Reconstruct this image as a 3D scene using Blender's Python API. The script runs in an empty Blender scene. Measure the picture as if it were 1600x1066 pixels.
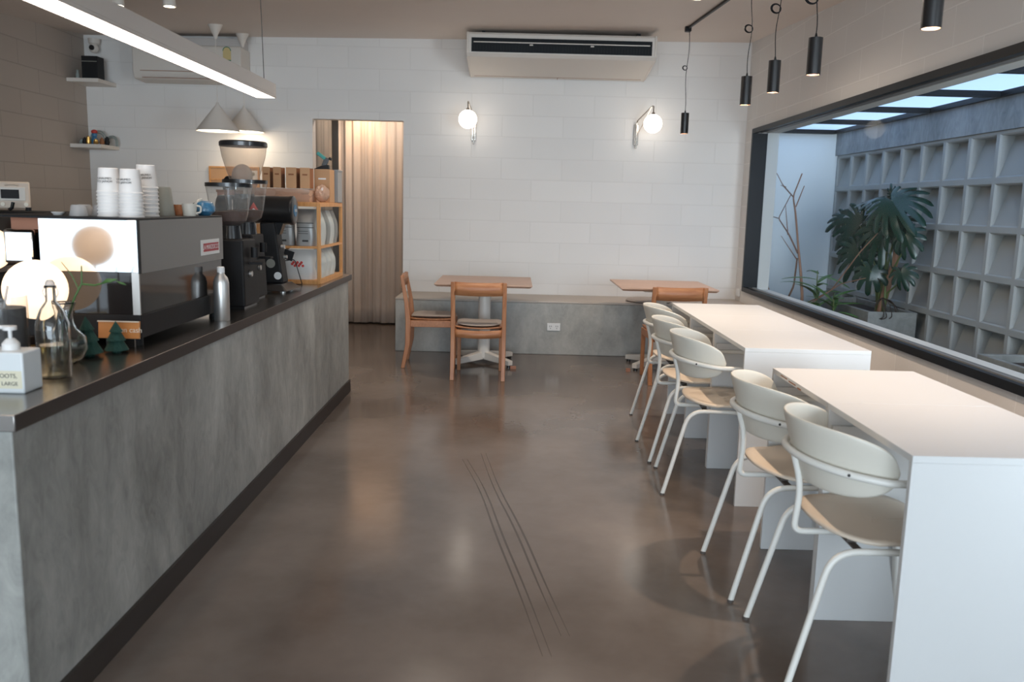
import bpy, bmesh, math, random
from mathutils import Vector, Matrix, Euler
from math import pi, sin, cos, radians as rad
random.seed(7)
S = bpy.context.scene
COL = S.collection

# ------------------------------------------------------------------ camera
cam_d = bpy.data.cameras.new('camera')
cam = bpy.data.objects.new('camera', cam_d)
COL.objects.link(cam)
_R = ((0.999682730, 0.00335497499, 0.0249636462),      # image right, down, forward in world axes
      (0.0251800535, -0.158134100, -0.987096536),
      (0.000635919541, 0.987411946, -0.158168407))
cam.matrix_world = Matrix(((_R[0][0], -_R[1][0], -_R[2][0], 0), (_R[0][1], -_R[1][1], -_R[2][1], 0),
                           (_R[0][2], -_R[1][2], -_R[2][2], 1.40), (0, 0, 0, 1)))
cam_d.sensor_width = 36
cam_d.lens = 1319.3/1600*36
cam_d.clip_start = .02
cam_d.dof.use_dof = True
cam_d.dof.focus_distance = 4.8
cam_d.dof.aperture_fstop = 3.2
S.camera = cam

# ------------------------------------------------------------------ world, exposure
W = bpy.data.worlds.new('overcast_sky'); S.world = W
W.use_nodes = True
W.node_tree.nodes['Background'].inputs[0].default_value = (0.74, 0.87, 1.0, 1)
W.node_tree.nodes['Background'].inputs[1].default_value = 2.5
S.view_settings.view_transform = 'Standard'
S.view_settings.look = 'None'
S.view_settings.gamma = 1
S.view_settings.exposure = 0.0
S.view_settings.use_curve_mapping = False
S.cycles.use_denoising = True
S.cycles.max_bounces = 9
S.cycles.transparent_max_bounces = 16
S.cycles.sample_clamp_indirect = 6
S.cycles.caustics_reflective = False
S.cycles.caustics_refractive = False

def lamp(kind, name, loc, energy, color=(1, 1, 1), parent=None, rot=(0, 0, 0), **kw):
    d = bpy.data.lights.new(name, kind)
    d.energy = energy; d.color = color
    for k, v in kw.items(): setattr(d, k, v)
    o = bpy.data.objects.new(name, d)
    o.location = loc; o.rotation_euler = rot
    COL.objects.link(o)
    if parent: o.parent = parent
    return o
# daylight entering through the glazed shopfront behind the camera
DAY = lamp('AREA', 'shopfront_daylight', (-0.4, -5.5, 1.33), 350, (0.74, 0.875, 1.0), rot=(rad(90), 0, 0),
           shape='RECTANGLE', size=4.8, size_y=2.35)
# added fill lamp at the court's unseen near end, standing in for daylight
WELL = lamp('AREA', 'light_well_fill', (3.05, .46, 1.25), 150, (0.80, 0.90, 1.0), rot=(rad(90), 0, 0),
            shape='RECTANGLE', size=1.0, size_y=2.0)

# ------------------------------------------------------------------ materials
def nt(m):
    return m.node_tree.nodes, m.node_tree.links
def mat(name, col, rough=.5, metal=0, bump=0, bscale=60, var=0, vscale=6, spec=.5, emit=None, es=0, coat=0, alpha=1):
    m = bpy.data.materials.new(name); m.use_nodes = True
    N, L = nt(m); b = N['Principled BSDF']
    b.inputs['Base Color'].default_value = (*col, 1)
    b.inputs['Roughness'].default_value = rough
    b.inputs['Metallic'].default_value = metal
    b.inputs['Specular IOR Level'].default_value = spec
    if coat:
        b.inputs['Coat Weight'].default_value = coat; b.inputs['Coat Roughness'].default_value = .08
    if emit:
        b.inputs['Emission Color'].default_value = (*emit, 1); b.inputs['Emission Strength'].default_value = es
    tc = N.new('ShaderNodeTexCoord')
    n = N.new('ShaderNodeTexNoise'); n.inputs['Scale'].default_value = vscale; n.inputs['Detail'].default_value = 5
    L.new(tc.outputs['Object'], n.inputs['Vector'])
    r = N.new('ShaderNodeMix'); r.data_type = 'RGBA'
    v = max(var, .015)
    r.inputs['A'].default_value = (*[c*(1-v) for c in col], 1)
    r.inputs['B'].default_value = (*[min(1, c*(1+v)) for c in col], 1)
    L.new(n.outputs['Fac'], r.inputs['Factor']); L.new(r.outputs['Result'], b.inputs['Base Color'])
    if bump:
        n2 = N.new('ShaderNodeTexNoise'); n2.inputs['Scale'].default_value = bscale; n2.inputs['Detail'].default_value = 4
        L.new(tc.outputs['Object'], n2.inputs['Vector'])
        bp = N.new('ShaderNodeBump'); bp.inputs['Strength'].default_value = bump; bp.inputs['Distance'].default_value = .003
        L.new(n2.outputs['Fac'], bp.inputs['Height']); L.new(bp.outputs['Normal'], b.inputs['Normal'])
    return m

def block_mat(name, col, joint, axis, zoff=0., xoff=0., jw=.007, h=.2065, wd=.605):
    """painted aerated-block wall; axis = horizontal world axis of the courses"""
    m = bpy.data.materials.new(name); m.use_nodes = True
    N, L = nt(m); b = N['Principled BSDF']; b.inputs['Roughness'].default_value = .62
    g = N.new('ShaderNodeNewGeometry'); sp = N.new('ShaderNodeSeparateXYZ'); L.new(g.outputs['Position'], sp.inputs[0])
    cb = N.new('ShaderNodeCombineXYZ')
    ax = N.new('ShaderNodeMath'); ax.operation = 'ADD'; ax.inputs[1].default_value = 20+xoff
    az = N.new('ShaderNodeMath'); az.operation = 'ADD'; az.inputs[1].default_value = zoff
    L.new(sp.outputs[axis], ax.inputs[0]); L.new(sp.outputs[2], az.inputs[0])
    L.new(ax.outputs[0], cb.inputs[0]); L.new(az.outputs[0], cb.inputs[1])
    t = N.new('ShaderNodeTexBrick')
    t.inputs['Scale'].default_value = 1; t.inputs['Brick Width'].default_value = wd; t.inputs['Row Height'].default_value = h
    t.inputs['Mortar Size'].default_value = jw; t.inputs['Mortar Smooth'].default_value = .6; t.offset = .5
    t.inputs['Color1'].default_value = (*col, 1); t.inputs['Color2'].default_value = (*[c*.965 for c in col], 1)
    t.inputs['Mortar'].default_value = (*joint, 1)
    L.new(cb.outputs[0], t.inputs['Vector'])
    n = N.new('ShaderNodeTexNoise'); n.inputs['Scale'].default_value = 1.3; L.new(g.outputs['Position'], n.inputs['Vector'])
    mx = N.new('ShaderNodeMix'); mx.data_type = 'RGBA'; mx.blend_type = 'MULTIPLY'
    rp = N.new('ShaderNodeMapRange'); rp.inputs['To Min'].default_value = .94; rp.inputs['To Max'].default_value = 1.04
    L.new(n.outputs['Fac'], rp.inputs['Value']); L.new(t.outputs['Color'], mx.inputs['A']); L.new(rp.outputs[0], mx.inputs['B'])
    mx.inputs['Factor'].default_value = 1
    L.new(mx.outputs['Result'], b.inputs['Base Color'])
    bp = N.new('ShaderNodeBump'); bp.inputs['Strength'].default_value = .25; bp.inputs['Distance'].default_value = .004; bp.invert = True
    L.new(t.outputs['Fac'], bp.inputs['Height'])
    n3 = N.new('ShaderNodeTexNoise'); n3.inputs['Scale'].default_value = 45; L.new(g.outputs['Position'], n3.inputs['Vector'])
    b2 = N.new('ShaderNodeBump'); b2.inputs['Strength'].default_value = .12; b2.inputs['Distance'].default_value = .002
    L.new(n3.outputs['Fac'], b2.inputs['Height']); L.new(bp.outputs[0], b2.inputs['Normal']); L.new(b2.outputs[0], b.inputs['Normal'])
    return m

def concrete(name, c1, c2, rough=(.45, .6), stretch=(1, 1, .35), scale=2.2, fine=1.0, spec=.5, light=None, soft=False):
    m = bpy.data.materials.new(name); m.use_nodes = True
    N, L = nt(m); b = N['Principled BSDF']; b.inputs['Specular IOR Level'].default_value = spec
    g = N.new('ShaderNodeNewGeometry')
    mp = N.new('ShaderNodeMapping'); mp.inputs['Scale'].default_value = stretch; L.new(g.outputs['Position'], mp.inputs['Vector'])
    n1 = N.new('ShaderNodeTexNoise'); n1.inputs['Scale'].default_value = scale; n1.inputs['Detail'].default_value = 8
    n1.inputs['Roughness'].default_value = .62; n1.inputs['Distortion'].default_value = .5
    n2 = N.new('ShaderNodeTexNoise'); n2.inputs['Scale'].default_value = scale*6; n2.inputs['Detail'].default_value = 6
    n2.inputs['Roughness'].default_value = .7; n2.inputs['Distortion'].default_value = 1.2
    L.new(mp.outputs[0], n1.inputs['Vector']); L.new(mp.outputs[0], n2.inputs['Vector'])
    a = N.new('ShaderNodeMath'); a.operation = 'MULTIPLY_ADD'; a.inputs[1].default_value = .35*fine; L.new(n2.outputs['Fac'], a.inputs[0])
    s = N.new('ShaderNodeMath'); s.operation = 'MULTIPLY'; s.inputs[1].default_value = 1-.35*fine; L.new(n1.outputs['Fac'], s.inputs[0])
    L.new(s.outputs[0], a.inputs[2])
    if soft:
        for n_ in (n1, n2): n_.inputs['Distortion'].default_value = .15
        n1.inputs['Roughness'].default_value = .45; n1.inputs['Detail'].default_value = 4; n2.inputs['Detail'].default_value = 3
    cr = N.new('ShaderNodeValToRGB'); e = cr.color_ramp.elements
    e[0].position = .36; e[0].color = (*c1, 1); e[1].position = .62; e[1].color = (*c2, 1)
    if light:
        q = cr.color_ramp.elements.new(.74); q.color = (*light, 1)
    L.new(a.outputs[0], cr.inputs[0]); L.new(cr.outputs[0], b.inputs['Base Color'])
    mr = N.new('ShaderNodeMapRange'); mr.inputs['From Min'].default_value = .35; mr.inputs['From Max'].default_value = .65
    mr.inputs['To Min'].default_value = rough[0]; mr.inputs['To Max'].default_value = rough[1]
    L.new(n1.outputs['Fac'], mr.inputs['Value']); L.new(mr.outputs[0], b.inputs['Roughness'])
    bp = N.new('ShaderNodeBump'); bp.inputs['Strength'].default_value = .1; bp.inputs['Distance'].default_value = .003
    L.new(n2.outputs['Fac'], bp.inputs['Height']); L.new(bp.outputs[0], b.inputs['Normal'])
    return m

def wood(name, c1, c2, rough=.45, axis=0, scale=9):
    m = bpy.data.materials.new(name); m.use_nodes = True
    N, L = nt(m); b = N['Principled BSDF']; b.inputs['Roughness'].default_value = rough
    tc = N.new('ShaderNodeTexCoord'); mp = N.new('ShaderNodeMapping')
    sc = [6, 6, 6]; sc[axis] = .5; mp.inputs['Scale'].default_value = sc
    n = N.new('ShaderNodeTexNoise'); n.inputs['Scale'].default_value = scale; n.inputs['Detail'].default_value = 6; n.inputs['Distortion'].default_value = .6
    L.new(tc.outputs['Object'], mp.inputs[0]); L.new(mp.outputs[0], n.inputs['Vector'])
    cr = N.new('ShaderNodeValToRGB'); e = cr.color_ramp.elements
    e[0].position = .35; e[0].color = (*c1, 1); e[1].position = .68; e[1].color = (*c2, 1)
    L.new(n.outputs['Fac'], cr.inputs[0]); L.new(cr.outputs[0], b.inputs['Base Color'])
    return m

def glassy(name, tint=(1, 1, 1), refl=.06, rough=0.0, grade=.9, body=None):
    """thin clear sheet: transparent mixed with a glossy facing-angle reflection"""
    m = bpy.data.materials.new(name); m.use_nodes = True
    N, L = nt(m); N.remove(N['Principled BSDF']); out = N['Material Output']
    t = N.new('ShaderNodeBsdfTransparent'); t.inputs[0].default_value = (*tint, 1)
    g = N.new('ShaderNodeBsdfGlossy'); g.inputs['Roughness'].default_value = rough
    # Schlick reflectance from the facing angle, the same for both sides of the sheet
    ge = N.new('ShaderNodeNewGeometry'); dt = N.new('ShaderNodeVectorMath'); dt.operation = 'DOT_PRODUCT'
    L.new(ge.outputs['Incoming'], dt.inputs[0]); L.new(ge.outputs['Normal'], dt.inputs[1])
    ab = N.new('ShaderNodeMath'); ab.operation = 'ABSOLUTE'; L.new(dt.outputs['Value'], ab.inputs[0])
    su = N.new('ShaderNodeMath'); su.operation = 'SUBTRACT'; su.inputs[0].default_value = 1; L.new(ab.outputs[0], su.inputs[1])
    pw = N.new('ShaderNodeMath'); pw.operation = 'POWER'; pw.inputs[1].default_value = 5; L.new(su.outputs[0], pw.inputs[0])
    mul = N.new('ShaderNodeMath'); mul.operation = 'MULTIPLY_ADD'; mul.inputs[1].default_value = grade*.55; mul.inputs[2].default_value = refl*.4
    mul.use_clamp = True
    L.new(pw.outputs[0], mul.inputs[0])
    mx = N.new('ShaderNodeMixShader'); L.new(mul.outputs[0], mx.inputs[0]); L.new(t.outputs[0], mx.inputs[1]); L.new(g.outputs[0], mx.inputs[2])
    last = mx
    if body:
        d = N.new('ShaderNodeBsdfDiffuse'); d.inputs[0].default_value = (*body[0], 1)
        m2 = N.new('ShaderNodeMixShader'); m2.inputs[0].default_value = body[1]
        L.new(mx.outputs[0], m2.inputs[1]); L.new(d.outputs[0], m2.inputs[2]); last = m2
    L.new(last.outputs[0], out.inputs['Surface'])
    return m

M = {}
M['wall_back'] = block_mat('painted_block_back', (.84, .81, .775), (.785, .755, .72), 0, zoff=-.005, xoff=.415)
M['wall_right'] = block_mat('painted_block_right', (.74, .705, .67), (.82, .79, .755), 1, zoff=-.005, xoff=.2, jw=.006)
M['wall_left'] = block_mat('shaded_block_left', (.47, .405, .35), (.38, .325, .28), 1, zoff=-.005, xoff=.1)  # white paint like the other walls, darkened in colour to carry corner shade
M['ceiling'] = mat('ceiling_paint', (.80, .71, .64), .7, var=.04, vscale=1.2)
M['floor'] = concrete('polished_concrete', (.108, .086, .073), (.215, .178, .156), (.13, .22), (1, 1, 1), .8, .45, .55, soft=True)
M['counter'] = concrete('polished_plaster', (.20, .205, .192), (.46, .46, .43), (.38, .55), (1.1, 1.1, .55), 2.6, .9, .5, (.58, .58, .555))
M['bench'] = concrete('bench_plaster', (.30, .30, .28), (.47, .465, .435), (.5, .65), (1, 1, .7), 3.0, 1.0)
M['bench_top'] = mat('bench_seat_plaster', (.50, .44, .385), .5, var=.06)
M['court'] = mat('court_render', (.84, .87, .87), .75, var=.05, vscale=1.5)
M['breeze'] = mat('cast_breeze_block', (.37, .37, .355), .8, bump=.3, bscale=50, var=.07, vscale=5)
M['beam'] = concrete('raw_concrete', (.17, .18, .185), (.36, .37, .375), (.7, .85), (1, 1, .5), 2.5, 1.2)
M['planter'] = concrete('planter_concrete', (.20, .20, .19), (.33, .33, .31), (.7, .85), (1, 1, 1), 4, 1)
M['gravel'] = mat('court_ground', (.10, .095, .09), .9, bump=.6, bscale=40, var=.3, vscale=20)
M['black'] = mat('black_powdercoat', (.007, .008, .010), .42, spec=.25)
M['blackplastic'] = mat('black_plastic', (.012, .012, .013), .28, coat=.3)
M['matteblack'] = mat('matte_black', (.010, .010, .011), .55, spec=.3)
M['darkbrown'] = mat('dark_plinth', (.030, .024, .021), .45)
M['panel_grey'] = mat('grey_panel', (.27, .26, .245), .45)
M['trackgrey'] = mat('grey_track', (.16, .16, .155), .45)
M['steel'] = mat('brushed_steel', (.50, .49, .475), .22, 1, var=.04, vscale=3)
M['steel_top'] = mat('brushed_steel_worktop', (.33, .305, .285), .25, 1, var=.08, vscale=2)
M['edgeshade'] = mat('dark_edge_shade', (.040, .032, .029), .35)  # dark reflection of the steel edge put into a colour
M['mirror'] = mat('polished_steel', (.85, .84, .83), .07, 1)
M['alu'] = mat('aluminium', (.66, .65, .63), .42, .9)
M['chrome'] = mat('chrome', (.62, .58, .53), .15, 1)
M['smoked'] = mat('smoked_mirror_glass', (.035, .032, .032), .05, .4, spec=.9)
M['laminate'] = mat('white_laminate', (.64, .645, .64), .42, spec=.45)
M['chairshell'] = mat('cream_shell', (.71, .68, .60), .42, spec=.4)
M['seatshell'] = mat('tan_seat_shell', (.66, .565, .46), .45, spec=.35)
M['chairtube'] = mat('cream_powdercoat', (.80, .79, .74), .33)
M['greymetal'] = mat('grey_bracket', (.10, .085, .075), .5)
M['oak'] = wood('oiled_oak', (.38, .150, .062), (.50, .225, .100), .42, 2)
M['oakx'] = wood('oiled_oak_long', (.38, .150, .062), (.50, .225, .100), .42, 1)
M['oaktop'] = wood('oak_tabletop', (.50, .31, .215), (.62, .40, .28), .36, 0)
M['pine'] = wood('orange_pine', (.60, .27, .08), (.74, .37, .13), .45, 2)
M['fabric'] = mat('grey_fabric', (.44, .385, .345), .95, bump=.5, bscale=300, var=.05)
M['offwhite'] = mat('offwhite_metal', (.72, .68, .62), .4)
M['acwhite'] = mat('ac_plastic', (.73, .675, .61), .45)
M['dark_grille'] = mat('grille_dark', (.006, .008, .010), .5, spec=.2)
M['lampwhite'] = mat('white_shade', (.78, .72, .65), .45)
M['lampinner'] = mat('white_shade_inner', (.95, .90, .78), .6)
M['globe'] = mat('opal_glass_lit', (.95, .9, .85), .3, emit=(1, .90, .78), es=5.5)
M['globe_table'] = mat('opal_table_globe_lit', (.95, .9, .85), .3, emit=(1, .70, .46), es=1.7)
M['globe_dim'] = mat('opal_globe_dim', (.80, .70, .60), .35, emit=(1, .66, .42), es=.45)
M['led'] = mat('led_diffuser', (.95, .9, .85), .4, emit=(1, .84, .72), es=7)
M['led_side'] = mat('led_housing', (.60, .56, .53), .5)
M['spotlit'] = mat('spot_lens', (.9, .85, .8), .3, emit=(1, .85, .66), es=12)
M['coneled'] = mat('bulb_lit', (.95, .9, .8), .3, emit=(1, .90, .70), es=3)
M['copper'] = mat('copper_reflector', (.42, .25, .17), .35, .8)
M['glass'] = glassy('window_glass', (.97, .985, .985), .012, 0, .14)
M['clear'] = glassy('clear_glass', (.93, .93, .92), .16, .02, 1.6, ((.60, .60, .60), .08))
M['acrylic'] = glassy('clear_acrylic', (.86, .82, .78), .10, .05, 1.2, ((.62, .50, .42), .22))
M['frost'] = glassy('frosted_plastic', (.8, .8, .8), .08, .2, 1.0, ((.62, .62, .62), .45))
M['wrap'] = glassy('plastic_film', (.9, .85, .8), .15, .12, 1.5, ((.70, .48, .36), .62))
_g = bpy.data.materials.new('refracting_glass'); _g.use_nodes = True
_gb = _g.node_tree.nodes['Principled BSDF']; _gb.inputs['Transmission Weight'].default_value = 1; _gb.inputs['Roughness'].default_value = 0
_gb.inputs['IOR'].default_value = 1.45; _gb.inputs['Base Color'].default_value = (.95, .97, .97, 1)
M['realglass'] = _g
M['water'] = glassy('water', (.86, .86, .80), .08, .0, 1.0, ((.35, .34, .28), .12))
M['beans'] = mat('coffee_beans', (.085, .040, .028), .5, bump=.8, bscale=120, var=.4, vscale=120)
M['paper'] = mat('white_paper_cup', (.83, .81, .79), .5)
M['ink'] = mat('black_ink', (.03, .03, .03), .6)
M['greencup'] = mat('sage_tumbler', (.27, .27, .235), .4)
M['palegreen'] = mat('pale_mug', (.58, .56, .50), .35)
M['blue'] = mat('blue_glaze', (.05, .20, .36), .3, coat=.5)
M['amber'] = glassy('amber_glass', (.85, .6, .42), .08, .02, 1.2, ((.6, .35, .2), .35))
M['kraft'] = mat('kraft_card', (.58, .33, .17), .7, var=.05)
M['kraftdark'] = mat('kraft_card_inner', (.30, .12, .05), .75)
M['teal'] = mat('teal_plastic', (.04, .30, .27), .4)
M['bag'] = mat('foil_bag', (.30, .30, .29), .38, .35, bump=.5, bscale=14, var=.12, vscale=8)
M['whitebag'] = mat('white_bag', (.62, .62, .60), .5, bump=.6, bscale=10, var=.05)
M['red'] = mat('red_print', (.55, .05, .04), .5)
M['badgered'] = mat('badge_red', (.42, .035, .045), .45)
M['white'] = mat('white_plastic', (.80, .80, .79), .4)
M['soap'] = mat('soap_bottle', (.72, .76, .77), .35)
M['label'] = mat('cream_label', (.72, .68, .52), .6)
M['greenfelt'] = mat('green_felt', (.015, .060, .048), .9, bump=.6, bscale=150)
M['orangewood'] = mat('orange_sign', (.62, .25, .07), .5, var=.2, vscale=14)
M['signwhite'] = mat('sign_paint', (.82, .74, .62), .6)
M['leaf'] = mat('monstera_leaf', (.006, .034, .022), .27, var=.3, vscale=4)
M['leaf2'] = mat('light_green_leaf', (.07, .16, .04), .4, var=.25, vscale=5)
M['leafyellow'] = mat('yellowing_leaf', (.32, .20, .05), .5)
M['stem'] = mat('green_stem', (.10, .14, .045), .5)
M['twig'] = mat('bare_twig', (.32, .17, .11), .7, var=.2, vscale=20)
M['soil'] = mat('soil', (.05, .035, .028), .95, bump=.8, bscale=60, var=.3, vscale=40)
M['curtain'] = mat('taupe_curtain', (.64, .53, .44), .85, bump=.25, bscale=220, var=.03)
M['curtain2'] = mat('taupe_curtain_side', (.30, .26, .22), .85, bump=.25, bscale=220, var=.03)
M['brownwall'] = mat('corridor_paint', (.42, .38, .34), .8)
M['whitetrim'] = mat('painted_reveal', (.60, .60, .58), .55)
M['ovencream'] = mat('cream_enamel', (.70, .58, .47), .4)
M['brass'] = mat('brass', (.72, .45, .14), .3, 1)
M['greentin'] = mat('sea_green_glass', (.32, .37, .35), .3)
M['sticker'] = mat('sticker_yellow', (.66, .52, .24), .6)
M['stickergreen'] = mat('sticker_green', (.02, .18, .12), .6)
M['scuff'] = mat('tyre_scuff', (.078, .062, .053), .22)
M['bluebadge'] = mat('blue_badge', (.03, .16, .30), .4)
M['redwood'] = mat('terracotta_board', (.40, .18, .11), .6)
_m = bpy.data.materials.new('frosted_skylight'); _m.use_nodes = True
_N, _L = nt(_m); _N.remove(_N['Principled BSDF'])
_a = _N.new('ShaderNodeBsdfTranslucent'); _a.inputs[0].default_value = (.60, .68, .80, 1)
_b = _N.new('ShaderNodeBsdfTransparent'); _b.inputs[0].default_value = (.8, .9, 1, 1)
_x = _N.new('ShaderNodeMixShader'); _x.inputs[0].default_value = .06
_L.new(_a.outputs[0], _x.inputs[1]); _L.new(_b.outputs[0], _x.inputs[2]); _L.new(_x.outputs[0], _N['Material Output'].inputs['Surface'])
M['skylight'] = _m

# ------------------------------------------------------------------ mesh helpers
def fillet(pts, r, n=5):
    pts = [Vector(p) for p in pts]
    if not isinstance(r, (list, tuple)): r = [r]*len(pts)
    out = [pts[0]]
    for i in range(1, len(pts)-1):
        a, b, c = pts[i-1], pts[i], pts[i+1]
        u = (a-b); v = (c-b); lu, lv = u.length, v.length
        d = min(r[i], lu*.49, lv*.49)
        if d < 1e-5: out.append(b); continue
        p, q = b+u.normalized()*d, b+v.normalized()*d
        for k in range(n+1):
            t = k/n
            out.append(p*(1-t)**2+b*2*t*(1-t)+q*t**2)
    out.append(pts[-1]); return out

class MB:
    def __init__(s): s.bm = bmesh.new()
    def box(s, c, d, rot=None):
        m = Matrix.Translation(c)
        if rot: m = m @ Euler(rot).to_matrix().to_4x4()
        bmesh.ops.create_cube(s.bm, size=1, matrix=m @ Matrix.Diagonal((*d, 1))); return s
    def bb(s, x0, x1, y0, y1, z0, z1):
        return s.box(((x0+x1)/2, (y0+y1)/2, (z0+z1)/2), (abs(x1-x0), abs(y1-y0), abs(z1-z0)))
    def hexa(s, v):   # 8 corners: bottom 4 then top 4
        vs = [s.bm.verts.new(p) for p in v]
        for f in ((3, 2, 1, 0), (4, 5, 6, 7), (0, 1, 5, 4), (1, 2, 6, 5), (2, 3, 7, 6), (3, 0, 4, 7)):
            s.bm.faces.new([vs[i] for i in f])
        return s
    def tube(s, pts, r, n=10, cap=True):
        pts = [Vector(p) for p in pts]
        rs = r if isinstance(r, (list, tuple)) else [r]*len(pts)
        t = (pts[1]-pts[0]).normalized()
        up = Vector((0, 0, 1)) if abs(t.z) < .9 else Vector((1, 0, 0))
        nrm = (up-t*up.dot(t)).normalized(); rings = []
        for i, p in enumerate(pts):
            if i == 0: tt = pts[1]-pts[0]
            elif i == len(pts)-1: tt = pts[-1]-pts[-2]
            else: tt = (pts[i+1]-pts[i]).normalized()+(pts[i]-pts[i-1]).normalized()
            tt = tt.normalized() if tt.length > 1e-9 else t
            nrm = (nrm-tt*nrm.dot(tt))
            nrm = nrm.normalized() if nrm.length > 1e-6 else tt.orthogonal().normalized()
            bn = tt.cross(nrm); t = tt
            rings.append([s.bm.verts.new(p+(nrm*cos(2*pi*k/n)+bn*sin(2*pi*k/n))*rs[i]) for k in range(n)])
        for a, b in zip(rings, rings[1:]):
            for k in range(n): s.bm.faces.new((a[k], a[(k+1) % n], b[(k+1) % n], b[k]))
        if cap:
            s.bm.faces.new(rings[0][::-1]); s.bm.faces.new(rings[-1])
        return s
    def lathe(s, prof, c=(0, 0, 0), n=28, rot=None, closed=False):
        m = Matrix.Translation(c)
        if rot: m = m @ Euler(rot).to_matrix().to_4x4()
        rings = []
        for r, z in prof:
            if r < 1e-6: rings.append([s.bm.verts.new(m @ Vector((0, 0, z)))])
            else: rings.append([s.bm.verts.new(m @ Vector((r*cos(2*pi*k/n), r*sin(2*pi*k/n), z))) for k in range(n)])
        for a, b in zip(rings, rings[1:]):
            for k in range(n):
                q = (k+1) % n
                if len(a) == 1 and len(b) == 1: continue
                if len(a) == 1: s.bm.faces.new((a[0], b[q], b[k]))
                elif len(b) == 1: s.bm.faces.new((a[k], a[q], b[0]))
                else: s.bm.faces.new((a[k], a[q], b[q], b[k]))
        return s
    def cyl(s, c, r, h, n=24, rot=None, r2=None):
        return s.lathe([(0, 0), (r, 0), (r if r2 is None else r2, h), (0, h)], c, n, rot)
    def sphere(s, c, r, sc=(1, 1, 1), u=24, v=14):
        m = Matrix.Translation(c) @ Matrix.Diagonal((*sc, 1))
        bmesh.ops.create_uvsphere(s.bm, u_segments=u, v_segments=v, radius=r, matrix=m); return s
    def grid(s, fn, nu, nv):
        g = [[s.bm.verts.new(fn(i/nu, j/nv)) for j in range(nv+1)] for i in range(nu+1)]
        for i in range(nu):
            for j in range(nv):
                s.bm.faces.new((g[i][j], g[i+1][j], g[i+1][j+1], g[i][j+1]))
        return s
    def disk(s, c, r, n=24, rot=None, sc=(1, 1, 1)):
        m = Matrix.Translation(c)
        if rot: m = m @ Euler(rot).to_matrix().to_4x4()
        vs = [s.bm.verts.new(m @ Vector((r*cos(2*pi*k/n)*sc[0], r*sin(2*pi*k/n)*sc[1], 0))) for k in range(n)]
        s.bm.faces.new(vs); return s
    def poly(s, pts):
        s.bm.faces.new([s.bm.verts.new(p) for p in pts]); return s
    def prism(s, pts, vec):
        a = [s.bm.verts.new(p) for p in pts]; b = [s.bm.verts.new(Vector(p)+Vector(vec)) for p in pts]
        s.bm.faces.new(a[::-1]); s.bm.faces.new(b)
        for k in range(len(a)):
            q = (k+1) % len(a); s.bm.faces.new((a[k], a[q], b[q], b[k]))
        return s

def obj(name, mb, m, parent=None, loc=(0, 0, 0), rot=(0, 0, 0), bevel=0, solid=0, sub=0, sm=35, seg=2, offset=0, label=None):
    bm = mb.bm
    bmesh.ops.recalc_face_normals(bm, faces=bm.faces)
    me = bpy.data.meshes.new(name); bm.to_mesh(me); bm.free()
    for p in me.polygons: p.use_smooth = True
    me.set_sharp_from_angle(angle=rad(sm))
    me.materials.append(M[m] if isinstance(m, str) else m)
    o = bpy.data.objects.new(name, me); COL.objects.link(o)
    o.location = loc; o.rotation_euler = rot
    if parent: o.parent = parent
    if solid:
        k = o.modifiers.new('solid', 'SOLIDIFY'); k.thickness = solid; k.offset = offset
    if sub:
        k = o.modifiers.new('sub', 'SUBSURF'); k.levels = sub; k.render_levels = sub
    if bevel:
        k = o.modifiers.new('bevel', 'BEVEL'); k.width = bevel; k.segments = seg; k.limit_method = 'ANGLE'; k.angle_limit = rad(40)
    if label: o['label'] = label
    return o
def tag(o, label=None, cat=None, group=None, kind=None):
    if label: o['label'] = label
    if cat: o['category'] = cat
    if group: o['group'] = group
    if kind: o['kind'] = kind
    return o
def thing(name, label, cat, loc=(0, 0, 0), rz=0, group=None):
    o = bpy.data.objects.new(name, None); COL.objects.link(o)
    o.empty_display_size = .05
    o.location = loc; o.rotation_euler = (0, 0, rz)
    return tag(o, label, cat, group)
def struct(name, mb, m, parent=None, **kw):
    o = obj(name, mb, m, parent, **kw)
    if not parent: o['kind'] = 'structure'
    return o
def copy_tree(o, parent=None):
    c = o.copy(); COL.objects.link(c)
    if parent: c.parent = parent
    for ch in list(o.children): copy_tree(ch, c)
    return c
def dup(o, label, loc, rz=None):
    c = copy_tree(o); c.location = loc; c['label'] = label
    if rz is not None: c.rotation_euler = (0, 0, rz)
    return c
def text(name, body, size, m, parent, loc, rot, depth=.0006, bold=False, sx=1):
    cu = bpy.data.curves.new(name, 'FONT'); cu.body = body; cu.size = size; cu.extrude = depth
    cu.align_x = 'CENTER'; cu.align_y = 'CENTER'
    if bold: cu.offset = size*.02
    t = bpy.data.objects.new(name+'_tmp', cu); COL.objects.link(t)
    dg = bpy.context.evaluated_depsgraph_get(); dg.update()
    me = bpy.data.meshes.new_from_object(t.evaluated_get(dg))
    COL.objects.unlink(t); bpy.data.objects.remove(t)
    me.name = name; me.materials.clear(); me.materials.append(M[m])
    o = bpy.data.objects.new(name, me); COL.objects.link(o)
    o.location = loc; o.rotation_euler = rot; o.scale = (sx, 1, 1)
    if parent: o.parent = parent
    return o

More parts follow.
